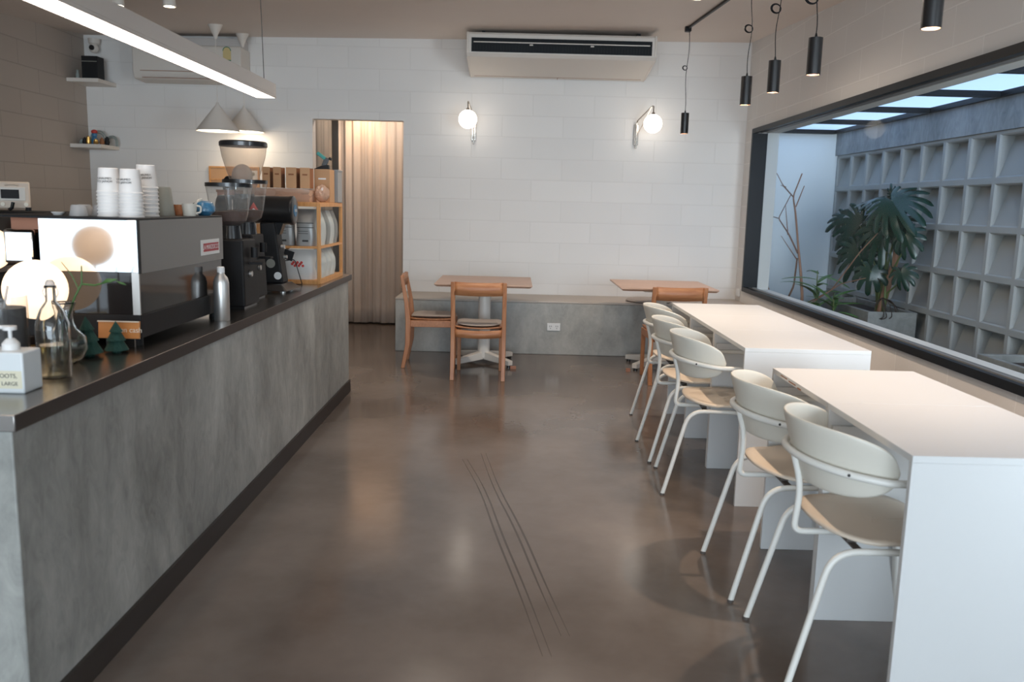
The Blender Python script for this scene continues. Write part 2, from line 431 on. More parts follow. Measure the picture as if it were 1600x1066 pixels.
# ------------------------------------------------------------------ room shell
XL, XR, YB, YF = -4.24, 2.265, 8.57, -5.6
def ceil_z(x, y): return 2.993+.0132*x-.064*(8.57-max(y, 2.0))
fl = struct('floor', MB().bb(XL-.2, 2.515, YF-1.2, 10.2, -.1, 0), 'floor')
for nm, pl in (('scuff_mark', [(-.244, 4.53), (-.126, 4.02), (-.046, 3.47), (.049, 2.93), (.119, 2.47)]),
               ('scuff_mark', [(-.146, 4.66), (-.065, 4.07), (.046, 3.5), (.124, 2.975), (.185, 2.6)])):
    mb = MB()
    for off in (-.012, .016):
        p = fillet([(x+off+.004*i, y, .0005) for i, (x, y) in enumerate(pl)], .25, 6)
        n = len(p)
        for i in range(n-1):
            w0 = .0042*sin(pi*(i+.4)/(n+.2))+.0006; w1 = .0042*sin(pi*(i+1.4)/(n+.2))+.0006
            a, b = p[i], p[i+1]; mb.poly([(a.x-w0, a.y, .0006), (a.x+w0, a.y, .0006), (b.x+w1, b.y, .0006), (b.x-w1, b.y, .0006)])
    struct(nm, mb, 'scuff', fl)
cz = lambda x, y, d=0: (x, y, ceil_z(x, y)+d)
struct('ceiling', MB().hexa([cz(XL-.2, YF-.3), cz(2.515, YF-.3), cz(2.515, 2.0), cz(XL-.2, 2.0),
                              cz(XL-.2, YF-.3, .2), cz(2.515, YF-.3, .2), cz(2.515, 2.0, .2), cz(XL-.2, 2.0, .2)]).hexa([cz(XL-.2, 2.0), cz(2.515, 2.0), cz(2.515, 8.72), cz(XL-.2, 8.72),
                              cz(XL-.2, 2.0, .2), cz(2.515, 2.0, .2), cz(2.515, 8.72, .2), cz(XL-.2, 8.72, .2)]), 'ceiling')
DX0, DX1, DZ = -2.02, -1.12, 2.2
struct('wall_back', MB().bb(XL-.2, DX0, YB, YB+.13, 0, 3.2).bb(DX1, 2.265, YB, YB+.13, 0, 3.2).bb(DX0, DX1, YB, YB+.13, DZ, 3.2), 'wall_back')
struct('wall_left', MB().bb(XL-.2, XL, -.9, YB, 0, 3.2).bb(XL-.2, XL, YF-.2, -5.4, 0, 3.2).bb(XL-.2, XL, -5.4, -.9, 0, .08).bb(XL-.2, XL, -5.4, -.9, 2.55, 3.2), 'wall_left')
w4 = struct('window_4', MB().bb(XL-.12, XL-.06, -5.4, -.9, .08, .14).bb(XL-.12, XL-.06, -5.4, -.9, 2.49, 2.55).bb(XL-.12, XL-.06, -5.4, -5.34, .14, 2.49).bb(XL-.12, XL-.06, -.96, -.9, .14, 2.49), 'black')
struct('window_glass', MB().bb(XL-.092, XL-.088, -5.34, -.96, .14, 2.49), 'glass', w4)
WY0, WY1, WZ0, WZ1 = 1.0, 8.27, .632, 2.177
XO = 2.49
struct('wall_right', MB().bb(XR, XO, WY1, 9.7, 0, 3.2).bb(XR, XO, YF-.2, WY0, 0, 3.2).bb(XR, XO, WY0, WY1, 0, WZ0).bb(XR, XO, WY0, WY1, WZ1, 3.2), 'wall_right')
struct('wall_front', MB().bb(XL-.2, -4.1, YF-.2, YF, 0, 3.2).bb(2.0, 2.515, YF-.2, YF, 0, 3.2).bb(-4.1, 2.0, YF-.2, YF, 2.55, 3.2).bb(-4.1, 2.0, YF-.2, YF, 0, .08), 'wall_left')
w = struct('window_2', MB().bb(-4.1, 2.0, YF-.12, YF-.06, .08, .14).bb(-4.1, 2.0, YF-.12, YF-.06, 2.49, 2.55).bb(-4.1, -4.04, YF-.12, YF-.06, .14, 2.49)
           .bb(1.94, 2.0, YF-.12, YF-.06, .14, 2.49).bb(-1.9, -1.85, YF-.12, YF-.06, .14, 2.49).bb(.03, .08, YF-.12, YF-.06, .14, 2.49), 'black')
struct('window_glass', MB().bb(-4.04, 1.94, YF-.094, YF-.088, .14, 2.49), 'glass', w)

# corridor behind the curtained doorway
struct('wall_corridor', MB().bb(-2.35, -2.22, YB+.13, 10.1, 0, 2.75).bb(.3, .4, YB+.13, 10.1, 0, 2.75).bb(-2.35, .4, 10.0, 10.1, 0, 2.75)
       .bb(-2.35, .4, YB+.13, 10.1, 2.65, 2.75), 'brownwall')
def curtain(name, p0, p1, z0, z1, folds, amp, m, label):
    p0, p1 = Vector(p0), Vector(p1); d = p1-p0; n = Vector((-d.y, d.x)).normalized()
    ph = [random.uniform(-.35, .35) for _ in range(folds+2)]; am = [random.uniform(.55, 1.25) for _ in range(folds+2)]
    def f(u, v):
        k = u*folds; i = int(k)
        a = am[i]*(1-(k-i))+am[i+1]*(k-i); p = ph[i]*(1-(k-i))+ph[i+1]*(k-i)
        q = p0+d*u+n*amp*a*(sin(2*pi*k+p*2)+.35*sin(4.7*pi*k+p*5))*(.75+.35*(1-v))
        z = z0+(z1-z0)*v
        if v < .04: q = q+n*.02*sin(u*37)
        return (q.x, q.y, z)
    o = obj(name, MB().grid(f, folds*12, 16), m, solid=.003, sm=180)
    return tag(o, label, 'curtain')
curtain('curtain', (-2.0, 9.72), (-.2, 9.72), .02, 2.6, 17, .020, 'curtain', 'long taupe curtain hanging to the floor behind the doorway, lit warm at its top')
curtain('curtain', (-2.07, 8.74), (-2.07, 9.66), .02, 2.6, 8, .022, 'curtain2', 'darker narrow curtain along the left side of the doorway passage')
cl = thing('ceiling_light', 'small downlight hidden above the taupe curtain in the doorway', 'light', (-1.72, 9.5, 2.65))
obj('housing', MB().cyl((0, 0, -.05), .035, .05), 'white', cl); obj('lens', MB().cyl((0, 0, -.053), .028, .003), 'spotlit', cl)
lamp('SPOT', 'downlight_beam', (0, .02, -.06), 22, (1, .66, .38), cl, rot=(rad(14), 0, 0), spot_size=rad(75), spot_blend=.8, shadow_soft_size=.03)

lamp('POINT', 'corridor_fill', (.25, -.25, -.12), 16, (1, .86, .74), cl, shadow_soft_size=.05)  # unseen fill added below the downlight to brighten the curtain
# black framed window to the light well
GX = 2.385
wd = struct('window_1', MB().bb(XR-.022, XR+.014, WY0, WY1, WZ0-.002, WZ0+.042).bb(XR-.022, XR+.014, WY0, WY1, WZ1-.042, WZ1+.002)
            .bb(XR-.022, GX, WY1-.035, WY1+.002, WZ0+.036, WZ1-.04).bb(XR-.022, GX, WY0, WY0+.035, WZ0+.036, WZ1-.04), 'black')
struct('sliding_track', MB().bb(XR+.014, GX, WY0, WY1-.035, WZ0+.0, WZ0+.030).bb(XR+.014, GX, WY0, WY1-.035, WZ1-.030, WZ1).bb(XR+.05, XR+.058, WY0, WY1-.035, WZ0+.030, WZ0+.038).bb(XR+.05, XR+.058, WY0, WY1-.035, WZ1-.038, WZ1-.030), 'trackgrey', wd)
struct('window_glass', MB().bb(GX-.020, GX-.014, WY0+.03, WY1-.03, WZ0+.03, WZ1-.035), 'glass', wd)
struct('trim_1', MB().bb(GX+.002, XO+.006, WY0, WY1-.0, WZ0+.001, WZ0+.022).bb(GX+.002, XO+.006, WY0, WY1, WZ1-.034, WZ1-.002)
       .bb(GX+.002, XO+.006, WY1-.03, WY1-.001, WZ0+.022, WZ1-.034), 'whitetrim')

# light well behind the glass
XB = 3.6
struct('wall_court_end', MB().bb(XO, XB+.2, 9.7, 9.85, 0, 2.8), 'court')
struct('wall_court_near', MB().bb(XO, XB+.2, .3, .5, 0, .2).bb(XO, XB+.2, .3, .5, 2.32, 2.8), 'court')   # unseen end, opened up to suit the added fill lamp
struct('floor_court', MB().bb(XO, XB+.2, .5, 9.7, -.1, .06), 'gravel')
mb = MB().bb(XB+.115, XB+.16, .5, 9.7, 0, 2.04)
py, pz, lip, dp = .3995, .3645, .022, .11
ny = 23
def q(*a): mb.poly(a)
for j in range(-1, 6):
    zt = 2.04-j*pz-pz; zb = zt; zt = zb+pz
    if j < 0: continue
    for i in range(ny):
        y1 = 9.68-i*py; y0 = y1-py
        a0, a1, b0, b1 = y0+lip, y1-lip, zb+lip, zt-lip
        i0, i1, j0, j1 = a0+.012, a1-.012, b0+.012, b1-.012
        X = XB
        # face ring, bevel ring, wedge recess: flush at the sill, deep at the head
        for (s, t) in (((y0, zb, a0, b0), (y1, zb, a1, b0)), ((y1, zb, a1, b0), (y1, zt, a1, b1)), ((y1, zt, a1, b1), (y0, zt, a0, b1)), ((y0, zt, a0, b1), (y0, zb, a0, b0))):
            q((X, s[0], s[1]), (X, t[0], t[1]), (X, t[2], t[3]), (X, s[2], s[3]))
        R1 = ((a0, b0), (a1, b0), (a1, b1), (a0, b1)); R2 = ((i0, j0), (i1, j0), (i1, j1), (i0, j1))
        for k in range(4):
            n_ = (k+1) % 4
            q((X, *R1[k]), (X, *R1[n_]), (X+.014, *R2[n_]), (X+.014, *R2[k]))
        D = (.02, .02, dp, dp)
        for k in range(1, 4):
            n_ = (k+1) % 4
            q((X+.014, *R2[k]), (X+.014, *R2[n_]), (X+D[n_], *R2[n_]), (X+D[k], *R2[k]))
        q((X+D[0], *R2[0]), (X+D[1], *R2[1]), (X+D[2], *R2[2]), (X+D[3], *R2[3]))
struct('wall_court_side', mb, 'breeze', sm=20)
struct('trim_2', MB().bb(XB-.02, XB+.2, .5, 9.7, 2.042, 2.32), 'beam')
mb = MB().bb(XO, XO+.04, .5, 9.7, 2.26, 2.32).bb(XB-.06, XB-.02, .5, 9.7, 2.28, 2.32)
yk = 9.66
while yk > .6:
    mb.bb(XO+.04, XB-.06, yk-.028, yk+.028, 2.275, 2.32); yk -= 1.075
sk = struct('window_3', mb, 'black')
struct('skylight_panel', MB().bb(XO, XB-.02, .5, 9.7, 2.322, 2.332), 'skylight', sk)

# ------------------------------------------------------------------ concrete bench, outlets
bn = thing('concrete_bench', 'long grey plastered bench built along the back wall', 'bench', (0, 8.27, 0))
obj('body', MB().bb(-1.112, XR-.003, -.298, .298, 0, .495), 'bench', bn, bevel=.006)
obj('seat', MB().bb(-1.114, XR-.003, -.301, .298, .495, .515), 'bench_top', bn, bevel=.005)
o = thing('wall_outlet', 'white double socket plate on the front of the concrete bench', 'socket', (.398, 7.968, .27))
obj('plate', MB().box((0, -.004, 0), (.124, .008, .072)), 'white', o, bevel=.002)
for sx in (-.03, .03):
    obj('socket', MB().box((sx-.008, -.0088, .006), (.004, .002, .014)).box((sx+.008, -.0088, .006), (.004, .002, .014)).cyl((sx, -.0078, -.014), .004, .002, 10, (rad(90), 0, 0)), 'ink', o)
o = thing('wall_outlet', 'small white surface socket box by the corner below the window', 'socket', (XR-.012, 8.42, .60))
obj('box', MB().box((0, 0, 0), (.02, .08, .075)), 'white', o, bevel=.004)
obj('cover', MB().box((-.014, 0, 0), (.008, .066, .062)), 'white', o, bevel=.002)

# ------------------------------------------------------------------ counter
ct = thing('bar_counter', 'long grey plastered bar counter with dark plinth, left of the aisle', 'counter', (-1.6, 4.1, 0))
cx = lambda v: v+1.6
obj('body', MB().bb(-1.975+1.6, -1.207+1.6, 1.985-4.1, 6.18-4.1, .0, .829), 'counter', ct, bevel=.004)
obj('plinth', MB().bb(-1.207+1.6, -1.195+1.6, 1.98-4.1, 6.185-4.1, 0, .088), 'darkbrown', ct)
o = obj('countertop', MB().bb(-1.99, -1.19, 1.97, 6.22, .831, .873), 'steel_top', bevel=.002)
tag(o, 'dark brushed steel worktop lying along the plastered bar counter', 'countertop')
obj('edge_shade', MB().bb(-1.1905, -1.1885, 1.971, 6.219, .832, .8725), 'edgeshade', o, label='dark reflection painted along the front edge')  # added strip, paints the aisle side of the steel dark
CT = .873

# ------------------------------------------------------------------ white waterfall tables
def waterfall(label, x0, x1, y0, y1, chip=False, left_only=False):
    cxm, cym = (x0+x1)/2, (y0+y1)/2; hx, hy = (x1-x0)/2, (y1-y0)/2
    t = thing('waterfall_table', label, 'table', (cxm, cym, 0), 0, 'white tables along the window')
    H = .773
    obj('top', MB().bb(-hx, hx, -hy, hy, H-.02, H), 'laminate', t, bevel=.0012)
    obj('side_panel', MB().bb(-hx, hx, -hy, -hy+.018, 0, H-.02), 'laminate', t, bevel=.001)
    obj('side_panel', MB().bb(-hx, hx, hy-.018, hy, 0, H-.02), 'laminate', t, bevel=.001)
    obj('batten', MB().bb(-hx+.01, hx-.01, hy-.036, hy-.018, .668, .70), 'laminate', t)
    if chip:
        obj('edge_chip', MB().bb(-hx-.0006, -hx+.002, .12, .20, H-.011, H-.007).bb(-hx-.0006, -hx+.002, .02, .10, H-.015, H-.010).bb(-hx-.0006, -hx+.002, -.04, .0, H-.02, H-.014),
            'kraftdark', t, label='dark chipped patch on the white edge')
    return t
P = .616
waterfall('nearest white waterfall table at the right edge of the photo', 1.07, 1.645, 2.162, 2.776)
waterfall('white table with a chipped edge, far half of the near pair', 1.07, 1.645, 2.778, 3.392, chip=True)
waterfall('nearest white table of the far run of three', 1.09, 1.68, 3.885, 4.500)
waterfall('middle white table of the far run of three', 1.09, 1.68, 4.502, 5.117)
waterfall('farthest white table, end of the run near the wooden chair', 1.09, 1.68, 5.119, 5.734)

# ------------------------------------------------------------------ cream armchairs
def hoop_pt(t, ax=.235, ay=.248, x0=-.232):
    return (x0+ax*(1-cos(t)), ay*sin(t))
def cream_chair(label, loc, rz):
    c = thing('cream_armchair', label, 'chair', loc, rz, 'cream armchairs along the white tables')
    r = .0105
    for s in (-1, 1):
        obj('leg', MB().tube(fillet([(-.262, s*.218, .003), (-.150, s*.200, .428), (.03, s*.200, .430)], .075, 7), r), 'chairtube', c, sm=60)
        obj('leg', MB().tube(fillet([(.262, s*.240, .003), (.215, s*.200, .428), (.03, s*.200, .430)], .05, 6), r), 'chairtube', c, sm=60)
    for x, y in ((-.262, -.218), (-.262, .218), (.262, -.24), (.262, .24)):
        obj('foot_cap', MB().cyl((x, y, 0), .0115, .010, 12), 'greymetal', c)
    obj('spine', MB().tube(fillet([(-.02, 0, .412), (-.20, 0, .412), (-.186, 0, .56), (-.222, 0, .682)], [.0, .03, .12, 0], 7), r), 'chairtube', c, sm=60)
    obj('cross_bar', MB().box((-.075, 0, .434), (.022, .39, .006)).box((.10, 0, .434), (.022, .39, .006)).box((-.075, .12, .44), (.03, .05, .01)).box((-.075, -.12, .44), (.03, .05, .01)), 'greymetal', c)
    # arm hoop
    pts = [(.235, -.262, .655), (.10, -.262, .656)]
    for k in range(-11, 12):
        t = k/11*pi*.46; x, y = hoop_pt(t)
        pts.append((x, y*1.04, .678-.022*abs(k/11)**1.5))
    pts += [(.10, .262, .656), (.235, .262, .655)]
    obj('armrest', MB().tube(pts, .0115), 'chairtube', c, sm=60)
    # shell backrest
    def sh(u, v):
        a = (u*2-1); b = (v*2-1)
        # squircle mapping of a rectangle grid onto the rounded oblong outline
        t = a*pi*.485
        hh = .106*(max(0, 1-abs(a)**3.4))**(1/2.3)
        z = .689+b*hh-.012*abs(a)**2
        fl = .030*(b*hh/.106)*cos(t)
        x, y = hoop_pt(t, .232, .236, -.214)
        return (x-fl*1.05, y*(1+.05*b*hh/.106), z)
    obj('backrest', MB().grid(sh, 44, 10), 'chairshell', c, solid=.010, sub=1, sm=60)
    for a in (-.42, .42):
        x, y = hoop_pt(a*pi*.46/.46*.8)
        dx, dy = hoop_pt(a*.8*pi*.96, .235, .258, -.240)
        obj('screw', MB().sphere((dx-.004, dy*1.02, .667), .0045, u=10, v=6), 'ink', c)
    obj('bracket', MB().cyl((-.200, 0, .625), .008, .018, 12, (0, rad(90), 0)), 'chairtube', c)
    # seat: rounded square shell with a slight dish
    def st(u, v):
        ang = u*2*pi; rr = v
        n = 2.7; ca, sa = cos(ang), sin(ang)
        k = (abs(ca)**n+abs(sa)**n)**(-1/n)
        x = .045+.208*k*ca*rr; y = .222*k*sa*rr*(1+.05*k*ca*rr)
        z = .452+.020*max(0, (-x-.02)/.14)**1.6+.010*(abs(y)/.22)**2*(1 if x > -.02 else .6)-.018*max(0, (x-.16)/.09)**2
        return (x, y, z)
    obj('seat', MB().grid(st, 40, 7), 'seatshell', c, solid=.010, sm=60)
    return c
c0 = cream_chair('cream armchair nearest the camera, tucked at the near white table', (1.102, 2.535, 0), 0)
dup(c0, 'second cream armchair from the camera, at the chipped white table', (1.078, 3.10, 0), rad(.5))
dup(c0, 'cream armchair with its whole armrest in view, third from the camera', (1.048, 4.222, 0), rad(-5))
dup(c0, 'fourth cream armchair from the camera, second from the far end', (1.045, 4.778, 0), rad(1))
dup(c0, 'farthest cream armchair, in front of the right wooden chair', (1.095, 5.433, 0), 0)

# ------------------------------------------------------------------ oak chairs and tables
def oak_chair(label, loc, rz, cushion=True):
    c = thing('oak_chair', label, 'chair', loc, rz, 'oak chairs by the back bench')
    for s in (-1, 1):
        y = s*.205
        p = [(-.225, .0), (-.185, .20), (-.180, .40), (-.195, .56), (-.238, .795)]
        mb = MB(); w = .017
        rings = []
        for (x, z), d in zip(p, (.032, .040, .044, .036, .024)):
            rings.append([mb.bm.verts.new(v) for v in ((x-d/2, y-w, z), (x+d/2, y-w, z), (x+d/2, y+w, z), (x-d/2, y+w, z))])
        for a, b in zip(rings, rings[1:]):
            for k in range(4): mb.bm.faces.new((a[k], a[(k+1) % 4], b[(k+1) % 4], b[k]))
        mb.bm.faces.new(rings[0]); mb.bm.faces.new(rings[-1])
        obj('leg', mb, 'oak', c, bevel=.004)
        y = s*.178
        obj('leg', MB().hexa([(.195, y-.014, 0), (.223, y-.014, 0), (.223, y+.014, 0), (.195, y+.014, 0), (.188, y-.017, .41), (.226, y-.017, .41), (.226, y+.017, .41), (.188, y+.017, .41)]), 'oak', c, bevel=.003)
        obj('seat_rail', MB().box((.01, s*.190, .385), (.37, .022, .058)), 'oakx', c, bevel=.003)
    def rail(x, z0, z1, w, sag):
        mb = MB()
        def f(u, v):
            y = (u*2-1)*w; k = 1-(u*2-1)**2
            return (x-.018*k*(1 if sag >= 0 else 0), y, z0+(z1-z0)*v-(abs(sag)*k if v > .5 or sag > 0 else 0)*(1 if sag != 0 else 0))
        return mb.grid(f, 14, 2)
    obj('seat_rail', rail(-.186, .350, .412, .19, .010), 'oakx', c, solid=.022, bevel=0)
    obj('seat_rail', MB().box((.207, 0, .385), (.022, .33, .055)), 'oakx', c, bevel=.003)
    obj('backrest', rail(-.228, .690, .796, .192, .004), 'oakx', c, solid=.020, bevel=0)
    def seat(off, w, x0, x1, dish):
        def f(u, v):
            y = (u*2-1)*w; x = x0+(x1-x0)*v
            return (x, y, off-dish*(1-(u*2-1)**2)+.008*(2*v-1)**2)
        return MB().grid(f, 14, 10)
    obj('seat', seat(.424, .190, -.165, .215, .016), 'oakx', c, solid=.012)
    if cushion:
        def cu(u, v):
            ang = u*2*pi; n = 5; ca, sa = cos(ang), sin(ang); k = (abs(ca)**n+abs(sa)**n)**(-1/n)
            x = .022+.188*k*ca*v; y = .180*k*sa*v
            e = (1-v**6)
            return (x, y, .438+.012*(y/.18)**2*1.0+.014*e)
        def cd(u, v):
            x, y, z = cu(u, v); e = (1-v**6)
            return (x, y, z-.028*e)
        mb = MB().grid(cu, 36, 10); mb.grid(cd, 36, 10)
        bmesh.ops.remove_doubles(mb.bm, verts=mb.bm.verts, dist=.0008)
        obj('cushion', mb, 'fabric', c, sm=60, label='grey fabric seat pad')
    return c
oc = oak_chair('oak chair seen from behind, in front of the left square table', (-.268, 6.895, 0), rad(90))
dup(oc, 'oak chair seen from its side, left end of the concrete bench', (-.712, 7.348, 0), rad(2))
dup(oc, 'oak chair behind the cream armchairs, under the right square table', (1.310, 6.895, 0), rad(94))

def cafe_table(label, loc, hx, hy, rz=0):
    t = thing('pedestal_table', label, 'table', loc, rz, 'square oak tables by the bench')
    H = .742
    obj('tabletop', MB().hexa([(-hx+.02, -hy+.02, H-.026), (hx-.02, -hy+.02, H-.026), (hx-.02, hy-.02, H-.026), (-hx+.02, hy-.02, H-.026),
                               (-hx, -hy, H-.010), (hx, -hy, H-.010), (hx, hy, H-.010), (-hx, hy, H-.010)]).bb(-hx, hx, -hy, hy, H-.010, H), 'oaktop', t, bevel=.0015)
    obj('column', MB().cyl((0, 0, .05), .054, .64, 28), 'offwhite', t)
    obj('mounting_plate', MB().box((0, 0, .7005), (.34, .34, .03)), 'offwhite', t)
    mb = MB()
    for k in range(4):
        a = pi/4+k*pi/2; d = Vector((cos(a), sin(a), 0)); n = Vector((-sin(a), cos(a), 0))
        p = [d*.03-n*.03, d*.345-n*.026, d*.345+n*.026, d*.03+n*.03]
        mb.hexa([(*v.xy, z) for v, z in zip(p, (.035, .022, .022, .035))]+[(*v.xy, z) for v, z in zip(p, (.105, .062, .062, .105))])
    obj('base', mb, 'offwhite', t, bevel=.003)
    for k in range(4):
        a = pi/4+k*pi/2
        obj('foot', MB().cyl((.325*cos(a), .325*sin(a), 0), .020, .024, 14), 'blackplastic', t)
    return t
cafe_table('left square oak table on a white column, by the concrete bench', (-.248, 7.485, 0), .412, .43)
cafe_table('right square oak table on a white column, near the window corner', (1.322, 7.50, 0), .412, .43)

def round_pad(name, label, loc, r):
    mb = MB().lathe([(0, .0), (r*.7, 0), (r*.95, .004), (r, .012), (r*.96, .022), (r*.7, .03), (0, .031)], n=40)
    o = obj(name, mb, 'fabric', loc=loc, sm=60); return tag(o, label, 'cushion')
round_pad('seat_cushion', 'round beige cushion lying on the bench behind the right oak table', (1.32, 8.16, .515), .22)
tag(obj('wood_wedge', MB().box((0, 0, .011), (.05, .03, .022)), 'redwood', loc=(.020, 7.215, 0)), 'small reddish wooden block on the floor by the left table foot', 'block')
tag(obj('wood_wedge', MB().box((0, 0, .014), (.035, .03, .028)), 'redwood', loc=(1.02, 7.22, 0)), 'small reddish wooden block on the floor by the right table foot', 'block')

# ------------------------------------------------------------------ air conditioners
ac = thing('ceiling_air_conditioner', 'wide cream air conditioner hung from the ceiling above the wall lamps', 'air conditioner', (.38, 8.2, 2.777))
xa, xb_ = -.845, .845
yf, yb2 = -.40, .33
prof = [(yf+.015, .135), (yf, .115), (yf-.005, -.045), (yf+.02, -.075), (yb2-.12, -.150), (yb2, -.150), (yb2, .135)]
mb = MB(); mb.prism([(xa+.02, y, z) for y, z in prof], (xb_-xa-.04, 0, 0)); obj('body', mb, 'acwhite', ac, bevel=.004)
for x in (xa, xb_-.022):
    mb = MB(); mb.prism([(x, y-(.006 if y < 0 else -.0), z*1.02) for y, z in prof], (.022, 0, 0)); obj('end_cap', mb, 'acwhite', ac, bevel=.006)
obj('outlet_slot', MB().bb(xa+.045, xb_-.045, yf-.009, yf-.004, -.035, .085), 'dark_grille', ac, label='dark air outlet slot')
obj('louvre', MB().box((0, yf-.014, .048), (1.56, .012, .008), (rad(20), 0, 0)), 'acwhite', ac)
for x in (-.27, .27): obj('clip', MB().box((x, yf-.014, .030), (.03, .008, .010)), 'acwhite', ac)
mb = MB()
for i in range(60): mb.box((xa+.07+i*.0262, yf-.0095, .0), (.003, .003, .05))
obj('fin_row', mb, 'matteblack', ac)
obj('seam', MB().box((0, yb2-.112, -.1505), (1.60, .004, .003)).box((.0, yb2-.055, -.1515), (.004, .11, .004)), 'kraftdark', ac)
obj('nameplate', MB().box((.62, .10, -.1315), (.14, .018, .002), (rad(-14.9), 0, 0)), 'greencup', ac)
for x in (-.7, .7): obj('hanger', MB().box((x, .0, .155), (.03, .5, .05)), 'matteblack', ac)

ac2 = thing('wall_air_conditioner', 'cream air conditioner with a yellow sticker, high behind the linear light', 'air conditioner', (-3.135, 8.43, 2.66))
mb = MB(); pr = [(-.135, .16), (-.15, .12), (-.15, -.09), (-.125, -.155), (.138, -.165), (.138, .16)]
mb.prism([(-.515, y, z) for y, z in pr], (1.03, 0, 0)); obj('body', mb, 'acwhite', ac2, bevel=.012, seg=3)
obj('louvre', MB().box((0, -.145, -.118), (.86, .006, .035), (rad(-20), 0, 0)), 'acwhite', ac2, bevel=.002)
obj('air_gap', MB().box((0, -.152, -.082), (.88, .004, .005)).box((0, -.138, -.143), (.86, .004, .005)), 'kraftdark', ac2)
obj('duct', MB().bb(-.30, .50, -.06, .13, .162, .24), 'led_side', ac2)
st_ = obj('sticker', MB().box((.385, -.1515, .07), (.075, .002, .085)).disk((.385, -.1526, .113), .0375, 20, (rad(90), 0, 0)), 'sticker', ac2, label='yellow energy sticker')
obj('sticker_band', MB().box((.385, -.153, .027), (.075, .0015, .010)), 'stickergreen', st_)
mb = MB()
for k in range(12):
    a0, a1 = pi*k/12, pi*(k+1)/12
    mb.poly([(.385+.033*cos(a0), -.1533, .113+.033*sin(a0)), (.385+.04*cos(a0), -.1533, .113+.04*sin(a0)), (.385+.04*cos(a1), -.1533, .113+.04*sin(a1)), (.385+.033*cos(a1), -.1533, .113+.033*sin(a1))])
obj('sticker_arc', mb, 'stickergreen', st_)

# ------------------------------------------------------------------ wall lamps
def sconce(label, loc, tip):
    s = thing('wall_lamp', label, 'lamp', loc, 0, 'globe wall lamps on the back wall')
    tip = Vector(tip)
    obj('wall_plate', MB().box((0, -.008, -.03), (.045, .014, .20)), 'chrome', s, bevel=.004)
    obj('arm', MB().tube(fillet([(0, -.028, -.165), (0, -.028, .10), (tip.x*.9, tip.y*.92, tip.z), (tip.x, tip.y, tip.z), (tip.x, tip.y, tip.z-.07)], [0, .03, .02, .02, 0], 5), .0065), 'chrome', s, sm=60)
    obj('stay', MB().tube([(0, -.028, -.05), (tip.x*.86, tip.y*.88, tip.z-.012)], .0028, 6), 'chrome', s)
    obj('clamp', MB().cyl((0, -.028, -.12), .011, .03, 12).cyl((0, -.028, .02), .011, .03, 12).box((0, -.018, .035), (.014, .02, .014)).box((0, -.018, -.105), (.014, .02, .014)), 'chrome', s)
    obj('holder', MB().cyl((tip.x, tip.y, tip.z-.085), .022, .025, 18, None, .014), 'chrome', s)
    obj('globe', MB().sphere((tip.x, tip.y, tip.z-.165), .088, u=32, v=20), 'globe', s, sm=180, label='lit white glass globe')
sconce('left globe wall lamp with its arm pointing forward', (-.425, 8.562, 2.155), (-.045, -.27, .215))
sconce('right globe wall lamp with its arm swung to the right', (1.178, 8.562, 2.15), (.125, -.235, .225))

# ------------------------------------------------------------------ black cylinder pendants over the white tables
SLOPE = math.atan(.064)
tr = thing('ceiling_track', 'black track running along the ceiling above the white tables', 'track', (1.44, 5.0, ceil_z(1.44, 5.0)))
obj('rail', MB().box((0, -.4, -.011-.4*.064), (.016, 5.9, .018), (SLOPE, 0, 0)), 'black', tr)
obj('end_feed', MB().box((0, 2.54, -.02+2.54*.064), (.05, .06, .045)), 'black', tr, bevel=.006)
def black_pendant(label, x, y, zt, e=30, r=.034, h=.174, loop=.5, lr=.03, wob=.012):
    p = thing('black_pendant', label, 'lamp', (x, y, zt), 0, 'black cylinder pendants above the white tables')
    H = ceil_z(1.44, y)-zt-.02; dx = 1.44-x
    obj('shade', MB().lathe([(0, 0), (r, 0), (r, -h), (r-.003, -h), (r-.003, -.02), (0, -.02)], n=28), 'blackplastic', p)
    obj('reflector', MB().lathe([(r-.0035, -h+.002), (r*.55, -h+.05), (0, -h+.052)], n=20), 'copper', p)
    obj('bulb', MB().disk((0, 0, -h+.046), r*.5, 16), 'spotlit', p)
    obj('cord_grip', MB().cyl((0, 0, 0), .008, .022, 12, None, .004), 'black', p)
    pts = []
    for k in range(13):
        t = k/12; pts.append((dx*t**1.5+wob*sin(t*6.28+y*2)*sin(pi*t), 0, .02+(H-.02)*t))
    obj('cord', MB().tube(pts, .0026, 6), 'black', p, sm=60)
    lz = .02+(H-.02)*loop; lx = dx*loop**1.5+wob*sin(loop*6.28+y*2)*sin(pi*loop)
    mb = MB()
    for j, (rr, tx) in enumerate(((lr, 0), (lr*.86, .2), (lr*.95, -.2))):
        q_ = [(lx-rr*.8+rr*cos(a*2*pi/20), rr*.35*sin(a*2*pi/20+tx), lz+rr*sin(a*2*pi/20)) for a in range(21)]
        mb.tube(q_, .0028, 6)
    obj('cord_coil', mb, 'black', p, sm=60)
    lamp('SPOT', 'pendant_beam', (0, 0, -h+.03), e, (1, .77, .58), p, spot_size=rad(104), spot_blend=.6, shadow_soft_size=.022)
    return p
black_pendant('small looking black pendant hanging lowest, nearest the back wall', 1.443, 7.48, 2.224, loop=.52, lr=.020)
black_pendant('black pendant just left of the right wall corner', 1.440, 5.518, 2.240, loop=.5, lr=.026)
black_pendant('black pendant in the middle of the five, with a coiled cord', 1.440, 4.936, 2.241, loop=.52, lr=.028)
black_pendant('black pendant with a big cord loop, fourth from the back wall', 1.440, 4.283, 2.241, loop=.36, lr=.032)
black_pendant('nearest black pendant, cut off by the top edge of the photo', 1.440, 3.096, 2.222, e=82, loop=.5)

